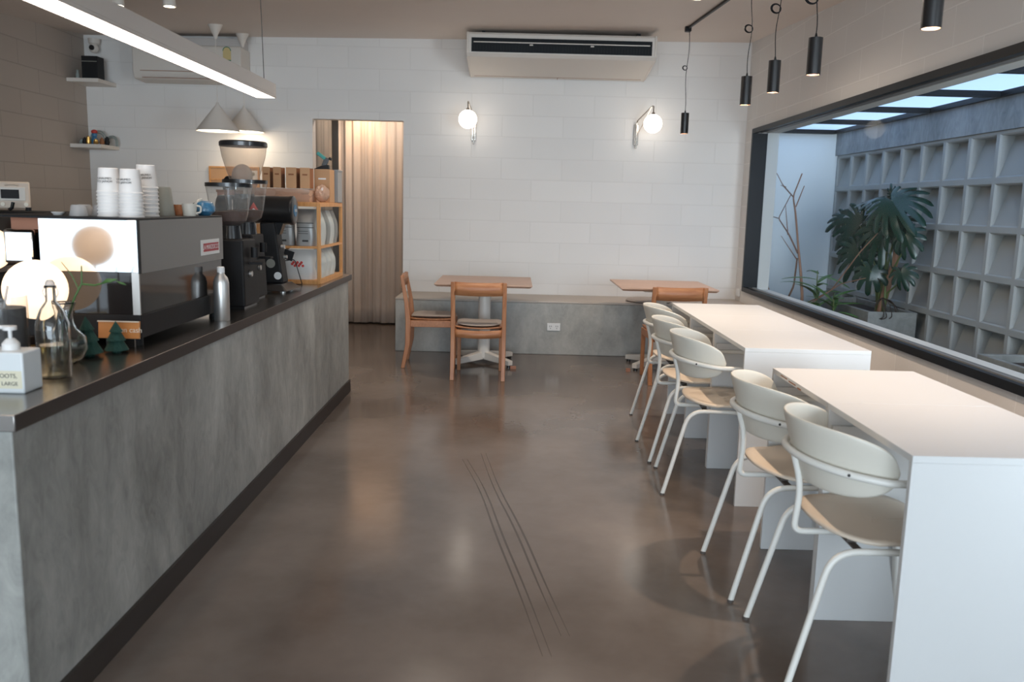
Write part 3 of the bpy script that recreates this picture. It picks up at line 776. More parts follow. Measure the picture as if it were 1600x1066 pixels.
# ------------------------------------------------------------------ linear LED light over the bar
ll = thing('linear_pendant', 'long lit linear light hanging over the bar counter', 'light', (-1.385, 2.7, 1.952))
obj('housing', MB().bb(-.056, .056, -1.85, 2.1, .012, .075), 'led_side', ll, bevel=.002)
obj('diffuser', MB().bb(-.050, .050, -1.845, .93, .0, .012), 'led', ll, label='glowing white underside')
obj('diffuser', MB().bb(-.050, .050, .945, 2.095, .0, .012), 'led', ll, label='glowing white underside, far section')
obj('rim', MB().bb(-.056, -.050, -1.85, 2.1, .0, .012).bb(.050, .056, -1.85, 2.1, .0, .012), 'led_side', ll)
for y in (-1.4, 2.0):
    H = ceil_z(-1.4, 2.7+y)-1.952
    obj('suspension_wire', MB().tube([(0.02, y, .075), (.012, y, H*.55), (0, y, H-.01)], .0022, 6), 'greymetal', ll)
    obj('ceiling_cup', MB().cyl((0, y, H-.025), .03, .025), 'lampwhite', ll)

# ------------------------------------------------------------------ white cone pendants
def cone_pendant(label, x, y, zb, f=1.0):
    p = thing('cone_pendant', label, 'lamp', (x, y, zb), 0, 'white cone pendants behind the bar')
    def lathe_(pr): return MB().lathe([(r_*f, z_*f) for r_, z_ in pr], n=48)
    H = ceil_z(x, y)-zb
    pr = [(.197, 0), (.012, .245), (.012, .255)]
    obj('shade', lathe_([(.194, -.001), (.197, 0), (.197, .004), (.013, .243), (.011, .262), (0, .262)]), 'lampwhite', p)
    obj('shade_lining', lathe_([(.193, .0), (.010, .235), (0, .236)]), 'lampinner', p)
    obj('diffuser', MB().disk((0, 0, .006*f), .186*f, 40), 'coneled', p, label='glowing disc inside the shade rim')
    obj('cable', MB().tube([(0, 0, .25), (0, 0, H-.08)], .0028, 8), 'lampwhite', p)
    obj('ceiling_cup', MB().lathe([(0, H-.125), (.012, H-.12), (.02, H-.09), (.062, H-.004), (.064, H), (0, H)], n=28), 'lampwhite', p)
    lamp('POINT', 'pendant_glow', (0, 0, -.03), 3.5, (1, .82, .62), p, shadow_soft_size=.1)
cone_pendant('left white cone pendant, nearer of the two, behind the linear light', -2.671, 7.75, 1.992, .965)
cone_pendant('right white cone pendant, partly behind the left one', -2.624, 8.35, 2.038, .945)

def ceiling_spot(label, x, y, e=28):
    z = ceil_z(x, y)
    s = thing('ceiling_spot', label, 'light', (x, y, z), 0, 'surface spots on the ceiling')
    obj('housing', MB().lathe([(0, 0), (.040, 0), (.046, -.075), (.041, -.075), (.036, -.06)], n=24), 'lampwhite', s)
    obj('lens', MB().disk((0, 0, -.066), .037, 20), 'spotlit', s)
    lamp('SPOT', 'spot_beam', (0, 0, -.08), e, (1, .86, .72), s, spot_size=rad(100 if e < 30 else 165), spot_blend=.8, shadow_soft_size=.04)
ceiling_spot('left small white ceiling spot at the top edge of the photo', -2.86, 6.30)
ceiling_spot('right small white ceiling spot at the top edge of the photo', -2.50, 6.32)
ceiling_spot('left unseen fill spot added above the aisle, just above the photo frame', -.55, 5.75, 42)  # aisle spots are unseen fill lamps added to brighten the back wall
ceiling_spot('middle unseen fill spot added above the aisle, just above the photo frame', .40, 5.75, 50)
ceiling_spot('right unseen fill spot added above the aisle, beside the black track', 1.15, 5.75, 50)

# ------------------------------------------------------------------ corner shelves
for lab, z in (('upper white corner shelf holding a black speaker', 2.45), ('lower white corner shelf holding small ornaments', 1.845)):
    o = obj('corner_shelf', MB().bb(XL+.001, XL+.30, 8.20, 8.569, z, z+.035), 'lampwhite', bevel=.002)
    tag(o, lab, 'shelf', 'white shelves in the left corner')
sp_ = thing('speaker', 'black box speaker on the upper corner shelf', 'speaker', (-4.06, 8.36, 2.485))
obj('cabinet', MB().bb(-.075, .075, -.07, .07, 0, .215), 'matteblack', sp_, bevel=.004)
obj('trim_strip', MB().box((0, -.0715, .165), (.145, .003, .006)), 'greencup', sp_)
cmr = thing('security_camera', 'white security camera in the corner above the speaker', 'camera', (-4.10, 8.49, 2.80))
obj('base', MB().lathe([(0, .09), (.055, .09), (.050, .045), (.03, .03), (0, .03)], n=24), 'lampwhite', cmr)
obj('head', MB().sphere((0, -.01, 0), .045), 'lampwhite', cmr)
obj('lens', MB().cyl((.0, -.040, 0), .024, .02, 20, (rad(90), 0, 0)), 'blackplastic', cmr)
obj('bracket', MB().box((0, .05, .07), (.03, .06, .03)), 'lampwhite', cmr)
o = thing('ornament_bottle', 'tiny grey glass figure left of the black speaker', 'ornament', (-4.165, 8.27, 2.485))
obj('body', MB().lathe([(0, 0), (.016, 0), (.018, .03), (.008, .06), (.012, .075), (0, .085)], n=14), 'greentin', o)
def arch(label, loc, r):
    a = thing('glass_arch', label, 'ornament', loc)
    mb = MB()
    for rr in (r, r*.72):
        mb.tube([(rr, 0, 0)]+[(rr*cos(pi*k/14), 0, r*.9+rr*sin(pi*k/14)) for k in range(15)]+[(-rr, 0, 0)], .006, 8)
    obj('rings', mb, 'greentin', a, sm=60)
arch('taller pale arch ornament on the lower corner shelf', (-4.09, 8.46, 1.88), .075)
arch('smaller pale arch ornament at the right end of the lower corner shelf', (-3.975, 8.50, 1.88), .052)
o = thing('toy_figure', 'small red and blue figure in the middle of the lower corner shelf', 'figurine', (-4.08, 8.36, 1.88))
obj('legs', MB().lathe([(0, 0), (.024, 0), (.03, .04), (.022, .075), (0, .08)], n=14), 'blue', o)
obj('body', MB().sphere((0, 0, .095), .027, (1, .8, 1)), 'blue', o)
obj('cap', MB().sphere((0, 0, .125), .030, (1, .9, .7)), 'red', o)
for i, (dx, dy, mt, lab) in enumerate(((-.13, .02, 'greentin', 'grey green pot at the left end of the lower corner shelf'), (-.09, .0, 'matteblack', 'dark pot second from left on the lower corner shelf'),
      (-.045, -.02, 'brass', 'brass jar left of centre on the lower corner shelf'), (.03, -.03, 'brass', 'brass jar right of the red and blue figure'),
      (.075, 0, 'kraftdark', 'brown jar near the small arch ornament'), (.11, .03, 'matteblack', 'dark jar below the small arch ornament'))):
    o = thing('small_jar', lab, 'jar', (-4.07+dx, 8.33+dy, 1.88), 0, 'little jars on the lower corner shelf')
    h = .045+.012*(i % 3)
    obj('pot', MB().lathe([(0, 0), (.017, 0), (.024, h*.4), (.018, h*.8), (.020, h), (0, h)], n=16), mt, o)
    obj('lid', MB().sphere((0, 0, h+.004), .010), mt, o)

# ------------------------------------------------------------------ back bar with oven
bc = thing('back_counter', 'dark back counter along the left wall behind the bar', 'counter', (-3.88, 6.2, 0))
obj('body', MB().bb(-.355, .33, -2.2, 2.2, 0, .86), 'matteblack', bc)
obj('top', MB().bb(-.358, .35, -2.22, 2.22, .86, .90), 'steel_top', bc)
ru = thing('black_shelf_unit', 'black rack under the cream oven with a long black top board', 'shelf', (-3.72, 6.15, .90))
obj('top_board', MB().bb(-.50, .47, -.22, .25, .335, .375), 'matteblack', ru, bevel=.015)
obj('cabinet', MB().bb(-.50, .12, -.20, .22, .0, .335), 'blackplastic', ru)
obj('back_board', MB().bb(.125, .25, .10, .12, .0, .30), 'redwood', ru)
ov = thing('toaster_oven', 'small cream oven with two knobs on the black rack', 'oven', (-3.635, 6.20, 1.277), rad(30))
obj('body', MB().bb(-.105, .105, -.10, .10, .012, .205), 'ovencream', ov, bevel=.012, seg=3)
wf = obj('door', MB().bb(-.085, .075, -.106, -.10, .07, .165), 'offwhite', ov, bevel=.004)
obj('door_glass', MB().bb(-.078, .035, -.109, -.106, .085, .148), 'matteblack', wf)
obj('handle', MB().tube([(-.05, -.118, .178), (-.03, -.125, .184), (.01, -.125, .184), (.03, -.118, .178)], .006, 8), 'ovencream', ov)
for x in (-.082, .088): obj('knob', MB().cyl((x*.85, -.10, .045), .014, .016, 18, (rad(90), 0, 0)), 'lampinner', ov)
for x in (-.14, .08): obj('foot', MB().bb(x-.012, x+.012, -.08, .10, 0, .012), 'matteblack', ov)
o = thing('small_black_jar', 'small black knobbed jar right of the cream oven', 'jar', (-3.43, 6.02, 1.277))
obj('body', MB().cyl((0, 0, 0), .018, .02, 16), 'matteblack', o); obj('lid', MB().cyl((0, 0, .02), .02, .006, 16), 'matteblack', o)
o = thing('folded_handle', 'small black lever leaning by the oven corner', 'tool', (-3.555, 6.0, 1.277))
obj('grip', MB().tube([(0, 0, .008), (.02, 0, .02), (.03, 0, .06)], .012, 10), 'blackplastic', o, sm=60)

# ------------------------------------------------------------------ espresso machine
em = thing('espresso_machine', 'wide steel and black espresso machine on the bar counter', 'coffee machine', (-1.58, 3.38, CT))
X0, X1, Y0, Y1 = -.075, .27, -.424, .44
obj('base', MB().bb(-.30, X1-.003, Y0+.003, Y1-.003, .028, .112), 'matteblack', em, bevel=.003)
for x in (-.26, .235):
    for y in (-.39, .40): obj('foot', MB().cyl((x, y, 0), .022, .030, 16), 'matteblack', em)
obj('lower_body', MB().bb(-.20, X1-.006, Y0+.006, Y1-.01, .112, .262), 'smoked', em, bevel=.002)
obj('corner_post', MB().bb(X1-.03, X1-.0045, Y0+.0045, Y0+.012, .112, .262), 'alu', em)
obj('top_panel', MB().bb(-.30, X1, Y0, Y1, .444, .452), 'black', em, bevel=.002)
obj('side_panel', MB().bb(X0, X1, Y0, Y0+.012, .262, .444), 'mirror', em, bevel=.001, label='mirror polished steel end panel')
obj('rear_panel', MB().bb(X1-.010, X1, Y0+.014, Y1, .258, .444), 'panel_grey', em, bevel=.001, label='matte grey long panel')
obj('panel_trim', MB().bb(X1-.003, X1+.002, Y0-.001, Y0+.014, .258, .446), 'black', em)
obj('side_panel', MB().bb(X0-.02, X1-.012, Y1-.012, Y1, .262, .444), 'mirror', em)
obj('inner_housing', MB().bb(X0, X1-.012, Y0+.014, Y1-.014, .262, .442), 'matteblack', em)
obj('group_housing', MB().bb(-.265, -.15, Y0+.10, Y1-.10, .275, .400), 'mirror', em, bevel=.012, label='polished steel group housing')
obj('housing_top', MB().bb(-.24, -.08, Y0+.12, Y1-.12, .400, .442), 'redwood', em)
for y in (-.06, .22):
    g_ = obj('group_head', MB().cyl((-.22, y, .195), .035, .08, 24), 'chrome', em)
    obj('portafilter', MB().cyl((-.22, y, .165), .036, .03, 24).tube([(-.25, y, .18), (-.40, y, .165)], [.012, .016], 10), 'blackplastic', g_)
obj('drip_tray', MB().bb(-.30, -.20, -.36, .38, .112, .125), 'steel', em, bevel=.003)
bd = obj('badge', MB().bb(X1, X1+.003, .165, .385, .287, .352), 'white', em, bevel=.004, label='white badge with red lettering')
obj('badge_band', MB().bb(X1+.003, X1+.0036, .19, .372, .302, .337), 'badgered', bd)
text('badge_lettering', 'LA MARZOCCO', .0275, 'white', bd, (X1+.0038, .281, .3195), (rad(90), 0, rad(90)), .0003)
TZ = CT+.452

# cups on the machine
def cup_label(k, st): return '%s white paper cup from the top of the %s stack on the espresso machine' % (('topmost' if k == 0 else ('second', 'third', 'fourth', 'fifth', 'sixth', 'seventh', 'eighth')[k-1]), st)
def cup_mesh(r0, r1, h, mt, name='paper_cup'):
    return MB().lathe([(0, h), (r0-.002, h), (r0, h-.002), (r1, .006), (r1+.003, .004), (r1+.003, 0), (r1-.001, 0), (r1-.001, .006), (r0-.002, h-.004), (0, h-.004)], n=32)
proto = None
for st, x, y, n, h0 in (('left', -1.475, 3.11, 8, 0), ('middle', -1.385, 3.085, 8, 0), ('right', -1.405, 3.265, 8, 0)):
    step = {'left': .0122, 'middle': .0118, 'right': .0150}[st]
    for k in range(n):
        z = TZ+(n-1-k)*step
        if proto is None:
            proto = thing('paper_cup', '', 'cup', (x, y, z), 0, 'white paper cups stacked on the espresso machine')
            obj('cup', cup_mesh(.033, .040, .088, None), 'paper', proto)
            c = proto
        else:
            c = copy_tree(proto) if k else copy_tree(proto0)
            c.location = (x, y, z)
        c['label'] = cup_label(k, st)
        if k == 0 and st == 'left':
            proto0 = copy_tree(proto)
            proto0.name = 'paper_cup'
            # first printed cup is completed below; keep the plain one for copies
            pr0 = c
        if k == 0:
            for j, (tx, zz) in enumerate((('UHAUMEO', .050), ('TO JAFHOM', .039))):
                text('print', tx, .0105, 'ink', c, ({'left': .006, 'middle': -.012, 'right': .016}[st]*.6, -.0372-(.0006 if j else 0), zz), (rad(90-4), 0, 0), .0004, sx=.95)
        if k == 0 and st == 'left':
            # copies below the printed cup are plain
            plain = copy_tree(proto0); plain.location = (x, y, z-step)
            plain['label'] = cup_label(1, st); proto = plain
            skip = True
            continue_from = 2
            bpy.data.objects.remove(proto0.children[0]); bpy.data.objects.remove(proto0)
            proto0 = plain
            for kk in range(2, n):
                d = copy_tree(plain); d.location = (x, y, TZ+(n-1-kk)*step); d['label'] = cup_label(kk, st)
            break
def simple(name, label, cat, loc, prof, m, n=28, group=None, part='body', rot=(0, 0, 0)):
    t = thing(name, label, cat, loc, 0, group); t.rotation_euler = rot
    obj(part, MB().lathe(prof, n=n), m, t); return t
simple('tumbler', 'sage grey tumbler upside down behind the paper cup stacks', 'cup', (-1.425, 3.47, TZ), [(0, .115), (.026, .115), (.029, .11), (.042, 0), (.038, 0), (.027, .105), (0, .107)], 'greencup')
t = simple('glass_cup', 'small amber glass cup on the machine right of the sage tumbler', 'cup', (-1.39, 3.55, TZ), [(0, .003), (.022, .003), (.027, .045), (.029, .045), (.024, 0), (0, 0)], 'amber')
t = simple('mug', 'pale mug on the machine left of the blue cup', 'cup', (-1.345, 3.53, TZ), [(0, .004), (.022, .004), (.029, .05), (.031, .05), (.025, 0), (0, 0)], 'palegreen')
obj('handle', MB().tube(fillet([(.025, 0, .012), (.046, 0, .014), (.048, 0, .040), (.028, 0, .042)], .012, 4), .004, 8), 'palegreen', t, sm=60)
t = simple('blue_cup', 'round blue cup with a pale stripe on the espresso machine', 'cup', (-1.345, 3.70, TZ), [(0, 0), (.022, 0), (.044, .018), (.046, .035), (.036, .055), (.02, .062), (0, .063)], 'blue')
obj('stripe', MB().tube([(-.038, -.022, .03), (-.026, -.034, .048), (-.016, -.02, .062), (-.01, .0, .068)], [.004, .006, .008, .004], 8), 'palegreen', t, sm=60)
obj('dark_patch', MB().sphere((-.030, -.012, .034), .022), 'ink', t)
for i, (x, y, lab) in enumerate(((-1.565, 3.06, 'clear glass upside down left of the paper cup stacks'), (-1.535, 3.16, 'clear glass upside down touching the left paper cup stack'), (-1.60, 3.17, 'leftmost clear glass upside down on the espresso machine'))):
    t = simple('water_glass', lab, 'glass', (x, y, TZ), [(0, .04), (.020, .04), (.024, .036), (.031, .002), (.031, 0), (.028, 0), (.021, .035), (0, .037)], 'frost', group='upside down glasses on the espresso machine')
simple('saucer', 'small pale saucer near the left end of the machine top', 'saucer', (-1.66, 3.10, TZ), [(0, .002), (.012, .002), (.022, .012), (.024, .012), (.014, 0), (0, 0)], 'paper')

# ------------------------------------------------------------------ things on the counter, near end
sd = thing('soap_dispenser', 'white square pump bottle with a cream label at the near counter end', 'bottle', (-1.345, 2.235, CT))
obj('bottle', MB().bb(-.055, .055, -.045, .045, 0, .112), 'soap', sd, bevel=.005, seg=3)
obj('collar', MB().lathe([(0, .112), (.022, .112), (.022, .128), (.014, .138), (.010, .142), (0, .142)], n=24), 'white', sd)
obj('pump', MB().cyl((0, 0, .14), .005, .03, 12).cyl((0, 0, .165), .017, .010, 20).tube([(0, 0, .172), (-.05, -.006, .172), (-.056, -.006, .160)], .0055, 8), 'white', sd)
lb = obj('label_sticker', MB().bb(-.046, .050, -.0456, -.0450, .014, .062), 'label', sd)
text('label_lettering', 'ROOTS,', .016, 'ink', lb, (.010, -.0460, .048), (rad(90), 0, 0), .0003)
text('label_lettering', 'AT LARGE', .0145, 'ink', lb, (.006, -.0460, .027), (rad(90), 0, 0), .0003)

bt = thing('swing_top_bottle', 'clear glass swing-top bottle behind the pump bottle', 'bottle', (-1.318, 2.395, CT))
obj('bottle', MB().lathe([(0, .006), (.040, .006), (.044, .01), (.044, .16), (.030, .20), (.013, .225), (.012, .262), (.015, .264), (.015, .270)], n=32), 'realglass', bt, sm=60, solid=.0035)
obj('water', MB().lathe([(0, .008), (.041, .010), (.041, .10), (0, .10)], n=28), 'water', bt)
obj('stopper', MB().lathe([(0, .268), (.012, .268), (.013, .278), (.008, .286), (0, .286)], n=16), 'frost', bt)
obj('wire_bail', MB().tube(fillet([(.016, 0, .236), (.024, 0, .25), (.008, 0, .285), (-.008, 0, .285), (-.024, 0, .25), (-.016, 0, .236)], .01, 4), .0015, 6), 'steel', bt)
obj('label_print', MB().grid(lambda u, v: (.0445*cos(-2.3+1.2*u), .0445*sin(-2.3+1.2*u), .11+.035*v), 10, 2), 'frost', bt)

jr = thing('dark_canister', 'tall glass canister with black contents at the left photo edge', 'canister', (-1.555, 2.56, CT))
obj('glass', MB().lathe([(0, .004), (.062, .004), (.066, .01), (.066, .215), (.069, .218)], n=32), 'clear', jr)
obj('contents', MB().cyl((0, 0, .006), .060, .175, 28), 'matteblack', jr)
obj('straws', MB().tube([(.01, -.02, .17), (.035, -.03, .25)], .004, 6).tube([(-.02, .0, .17), (-.03, -.02, .245)], .004, 6), 'frost', jr)

vs = thing('bulb_vase', 'round clear glass vase holding a green sprig', 'vase', (-1.402, 2.62, CT))
obj('glass', MB().lathe([(0, .003), (.030, .003), (.050, .02), (.062, .05), (.056, .085), (.030, .112), (.024, .13), (.024, .165), (.031, .19), (.033, .195)], n=32), 'realglass', vs, sm=60, solid=.003)
obj('water', MB().lathe([(0, .005), (.030, .006), (.048, .022), (.059, .05), (.058, .066), (0, .066)], n=28), 'water', vs)
sg = thing('green_sprig', 'forked green sprig standing in the round glass vase', 'plant', (-1.402, 2.62, CT+.01))
obj('stem', MB().tube([(-.01, 0, .01), (.005, 0, .12), (.035, 0, .20), (.060, 0, .245), (.062, 0, .30)], [.004, .004, .0035, .003, .002], 8)
    .tube([(.060, 0, .243), (.10, 0, .240), (.165, 0, .258)], [.003, .003, .002], 8).tube([(.05, 0, .225), (.03, 0, .27), (.0, 0, .31)], [.0025, .002, .001], 6), 'leaf2', sg, sm=60)
obj('leaf', MB().poly([(.12, -.002, .247), (.14, -.002, .262), (.175, -.002, .262), (.15, -.002, .250)]).poly([(.165, -.002, .257), (.19, .0, .250), (.20, .0, .242), (.18, -.002, .247)]), 'leaf2', sg, solid=.001)

def glamp(label, loc, r, zc, m='globe_table'):
    g = thing('globe_table_lamp', label, 'lamp', loc, 0, 'opal globe lamps on the bar')
    obj('base', MB().cyl((0, 0, 0), .045, .012, 28), 'brass', g)
    obj('stem', MB().tube([(0, 0, .012), (0, 0, zc-r+.004)], .006, 10), 'brass', g)
    obj('globe', MB().sphere((0, 0, zc), r, u=36, v=22), m, g, sm=180, label='glowing opal globe')
glamp('big glowing globe lamp behind the glass bottle, left of the machine', (-1.615, 2.845, CT), .100, 1.080-CT)
glamp('glowing globe lamp cut by the left photo edge, behind the bar', (-1.937, 3.12, CT), .080, 1.195-CT)
glamp('globe lamp at the back corner of the counter end, mirrored in the machine panel', (-1.84, 2.20, CT), .088, 1.182-CT, 'globe_dim')

def tree(label, loc, h, r, tilt=0):
    t = thing('felt_tree', label, 'ornament', loc, 0, 'dark green felt trees on the counter'); t.rotation_euler = (0, tilt, 0)
    pr = [(0, .0), (r*.35, 0), (r*.35, h*.06), (r, h*.08), (r*.55, h*.38), (r*.78, h*.38), (r*.38, h*.66), (r*.55, h*.66), (0, h)]
    obj('body', MB().lathe(pr, n=9), 'greenfelt', t, sm=20)
tree('taller dark green felt tree beside the glass vase', (-1.392, 2.745, CT), .135, .044, rad(-4))
tree('shorter dark green felt tree in front of the orange sign', (-1.345, 2.835, CT), .108, .040)
sg = thing('wooden_sign', 'small orange sign with pale lettering leaning on the machine base', 'sign', (-1.38, 2.935, CT))
obj('panel', MB().box((0, 0, .062), (.145, .010, .062), (rad(-6), 0, 0)), 'orangewood', sg, bevel=.002)
obj('border', MB().box((0, -.0065, .092), (.145, .003, .004)).box((0, -.003, .033), (.145, .003, .004)), 'signwhite', sg)
text('sign_lettering', 'open cash', .026, 'signwhite', sg, (.03, -.0062, .062), (rad(84), 0, 0), .0003)
obj('stand', MB().box((0, .008, .018), (.10, .012, .036)), 'blackplastic', sg)
sb = thing('aluminium_bottle', 'brushed aluminium bottle at the far end of the espresso machine', 'bottle', (-1.352, 3.905, CT))
sb.location = (-1.268, 3.66, CT)
obj('body', MB().lathe([(0, 0), (.031, 0), (.033, .003), (.033, .165), (.028, .187), (.016, .202), (.015, .210), (0, .210)], n=32), 'alu', sb, sm=40)
obj('cap', MB().lathe([(0, .210), (.016, .210), (.016, .232), (.012, .235), (0, .235)], n=24), 'white', sb)

# ------------------------------------------------------------------ grinders
def grinder(label, loc, hop_dx, hop_z, hop_r, hop_h, lean=0, full=.35):
    g = thing('coffee_grinder', label, 'grinder', loc)
    B = hop_z
    obj('body', MB().hexa([(-.085, -.12, .01), (.085, -.12, .01), (.085, .12, .01), (-.085, .12, .01), (-.075, -.10, B-.06), (.075, -.10, B-.06), (.075, .10, B-.06), (-.075, .10, B-.06)]), 'matteblack', g, bevel=.010, seg=3)
    obj('foot', MB().box((0, 0, .006), (.15, .2, .012)), 'blackplastic', g)
    obj('collar', MB().cyl((hop_dx, 0, B-.06), .055, .062, 28, None, .048), 'blackplastic', g)
    obj('dial', MB().cyl((.078, -.02, B*.42), .014, .014, 18, (0, rad(90), 0)), 'alu', g)
    r, h = hop_r, hop_h
    hp = obj('hopper', MB().lathe([(.045, B), (r*.72, B+h*.12), (r*.82, B+h*.3), (r, B+h-.012), (r, B+h-.010)], (hop_dx, 0, 0), n=36), 'clear', g, sm=60, label='clear hopper')
    obj('bean_fill', MB().lathe([(0, B+.004), (.042, B+.004), (r*.70, B+h*.13), (r*.81, B+h*full), (0, B+h*(full+.03))], (hop_dx, 0, 0), n=30), 'beans', hp)
    obj('lid', MB().cyl((hop_dx, 0, B+h-.012), r+.003, .018, 36), 'blackplastic', g)
    obj('portafilter_fork', MB().box((.11, -.0, B*.55), (.07, .05, .012)).cyl((.10, 0, B*.62), .018, .05, 16), 'matteblack', g)
    return g
grinder('front black grinder with a wide clear hopper, next to the espresso machine', (-1.372, 4.16, CT), -.018, .395, .108, .200)
grinder('second black grinder, behind the front one, its clear hopper overlapping', (-1.43, 4.50, CT), .012, .405, .112, .215, full=.3)

ek = thing('tall_grinder', 'tall black grinder with a big cone hopper and blue round badge', 'grinder', (-1.40, 4.92, CT))
obj('base', MB().hexa([(-.08, -.14, 0.012), (.12, -.14, 0.012), (.14, .12, 0.012), (-.08, .12, 0.012), (-.06, -.10, .05), (.07, -.10, .05), (.09, .08, .05), (-.06, .08, .05)]), 'blackplastic', ek, bevel=.006)
obj('foot', MB().cyl((.08, -.09, 0), .016, .014, 14).cyl((-.05, -.09, 0), .016, .014, 14).cyl((.08, .08, 0), .016, .014, 14).cyl((-.05, .08, 0), .016, .014, 14), 'alu', ek)
obj('column', MB().hexa([(-.05, -.06, .05), (.075, -.06, .05), (.075, .06, .05), (-.05, .06, .05), (-.055, -.06, .40), (.030, -.06, .40), (.030, .06, .40), (-.055, .06, .40)]), 'matteblack', ek, bevel=.010)
obj('motor', MB().lathe([(0, -.30), (.078, -.30), (.080, -.29), (.080, .105), (.083, .11), (.083, .128), (.070, .135), (0, .135)], (0, 0, .468), 40, (0, rad(90), 0)), 'blackplastic', ek, sm=40)
mb_ = obj('round_badge', MB().cyl((.135, 0, .468), .034, .003, 28, (0, rad(90), 0)), 'bluebadge', ek, label='blue round badge')
text('badge_lettering', 'EK43', .022, 'white', mb_, (.1392, 0, .468), (rad(90), 0, rad(90)), .0003)
st2 = obj('warning_sticker', MB().poly([(-.115, -.0805, .455), (-.045, -.0805, .455), (-.08, -.0805, .510)]), 'red', ek, solid=.001, label='red and white triangular sticker')
obj('sticker_print', MB().poly([(-.10, -.0815, .459), (-.06, -.0815, .459), (-.08, -.0815, .478)]), 'white', st2)
obj('hopper', MB().lathe([(.050, .550), (.060, .58), (.095, .68), (.120, .765), (.130, .826)], (-.155, 0, .0), 40), 'acrylic', ek, sm=60, label='tall translucent cone hopper')
obj('hopper_insert', MB().sphere((-.165, 0, .66), .058, (1, 1, 1.1)), 'frost', ek)
obj('hopper_lid', MB().lathe([(0, .852), (.126, .850), (.133, .843), (.133, .822), (.128, .820)], (-.155, 0, 0), 40), 'blackplastic', ek)
obj('hopper_collar', MB().cyl((-.155, 0, .52), .055, .035, 28), 'blackplastic', ek)
obj('spout', MB().hexa([(.01, -.03, .33), (.05, -.03, .33), (.05, .03, .33), (.01, .03, .33), (.0, -.035, .40), (.075, -.035, .40), (.075, .035, .40), (.0, .035, .40)]), 'blackplastic', ek)
obj('switch', MB().cyl((.055, -.015, .26), .012, .02, 14, (0, rad(90), 0)).cyl((.06, .015, .20), .010, .02, 14, (0, rad(90), 0)), 'alu', ek)
obj('round_sticker', MB().disk((.005, -.0615, .165), .026, 20, (rad(90), 0, 0)), 'greencup', ek)
obj('white_sticker', MB().disk((.045, -.0630, .095), .022, 18, (rad(90), 0, 0)), 'white', ek)

kc = thing('black_kettle', 'black rounded jug behind the tall cone hopper', 'jug', (-1.90, 5.35, CT))
# it stands on its own wooden box behind the grinders
kc.location = (-1.765, 5.30, CT+.58)
obj('body', MB().lathe([(0, 0), (.040, 0), (.043, .02), (.040, .06), (.022, .082), (0, .088)], n=24), 'matteblack', kc)
obj('handle', MB().tube(fillet([(.036, 0, .015), (.062, 0, .025), (.06, 0, .062), (.026, 0, .07)], .015, 4), .005, 8), 'matteblack', kc, sm=60)
bx = thing('tall_wooden_box', 'tall wooden box behind the grinders carrying the black jug', 'box', (-1.765, 5.30, CT))
obj('carcass', MB().bb(-.055, .055, -.07, .07, 0, .565), 'redwood', bx); obj('lid', MB().bb(-.06, .06, -.075, .075, .565, .58), 'kraftdark', bx)

# ------------------------------------------------------------------ display rack with coffee bags
rk = thing('wooden_rack', 'orange wooden display rack with clear sides at the far counter end', 'rack', (-1.42, 5.745, CT))
x0, x1, y0, y1, H = -.215, .190, -.352, .352, .512
t_ = .022
for x in (x0, x1-t_):
    for y in (y0, y1-t_): obj('post', MB().bb(x, x+t_, y, y+t_, 0, H), 'pine', rk, bevel=.002)
for nm, z in (('shelf', .225), ('bottom', .010)):
    obj(nm, MB().bb(x0+.002, x1-.002, y0+.002, y1-.002, z, z+.014), 'pine', rk)
obj('top_frame', MB().bb(x0+t_, x1-t_, y0, y0+t_, H-t_, H).bb(x0+t_, x1-t_, y1-t_, y1, H-t_, H).bb(x0, x0+t_, y0+t_, y1-t_, H-t_, H).bb(x1-t_, x1, y0+t_, y1-t_, H-t_, H), 'pine', rk)
obj('bottom_frame', MB().bb(x0+t_, x1-t_, y0, y0+t_, 0, .02).bb(x1-t_, x1, y0+t_, y1-t_, 0, .028), 'pine', rk)
obj('top_board', MB().bb(x0+.004, x1-.004, y0+.004, y1-.004, H, H+.006), 'pine', rk)
obj('side_glass', MB().bb(x1-.012, x1-.009, y0+t_, y1-t_, .028, H-t_), 'glass', rk)
RX, RY = -1.42, 5.745
def bag(label, x, y, z, w, d, h, m, rz=0, name='coffee_bag', stripes=False, redp=False, group='coffee bags in the wooden rack'):
    b = thing(name, label, 'bag', (x, y, z), rz, group)
    def f(u, v):
        a = u*2*pi; n = 4; ca, sa = cos(a), sin(a); k = (abs(ca)**n+abs(sa)**n)**(-1/n)
        tz = v; th = d/2*(1-.82*max(0, (tz-.62)/.38)**1.3)*(1-.12*(1-min(1, tz*5)))
        bulge = 1+.05*sin(tz*9+a*2)
        return (w/2*k*ca*(1-.02*tz)*bulge, th*k*sa*bulge, h*tz)
    mb = MB().grid(f, 28, 10)
    bmesh.ops.remove_doubles(mb.bm, verts=mb.bm.verts, dist=.0005)
    obj('pouch', mb, m, b, sm=60)
    if stripes:
        obj('print_line', MB().box((0, -d/2*1.03, h*.50), (w*.86, .002, .004)).box((0, -d/2*1.03, h*.62), (w*.86, .002, .004)).box((.0, -d/2*1.03, h*.14), (w*.3, .002, .012)).box((-w*.1, -d/2*1.03, h*.40), (w*.5, .002, .003)).box((-w*.1, -d/2*1.03, h*.34), (w*.5, .002, .003)), 'ink', b)
    if redp:
        mb = MB()
        for k in range(9): mb.disk((-.035+.0085*k, -d/2*1.06, h*.52+.012*sin(k*2.1)), .009, 10, (rad(90), 0, 0))
        obj('red_print', mb, 'red', b, label='red printed emblem')
    return b
zs, zb_ = CT+.239, CT+.024
bag('grey foil bag at the left of the upper rack shelf, facing the room', RX-.055, RY-.27, zs, .125, .085, .235, 'bag', 0, stripes=True)
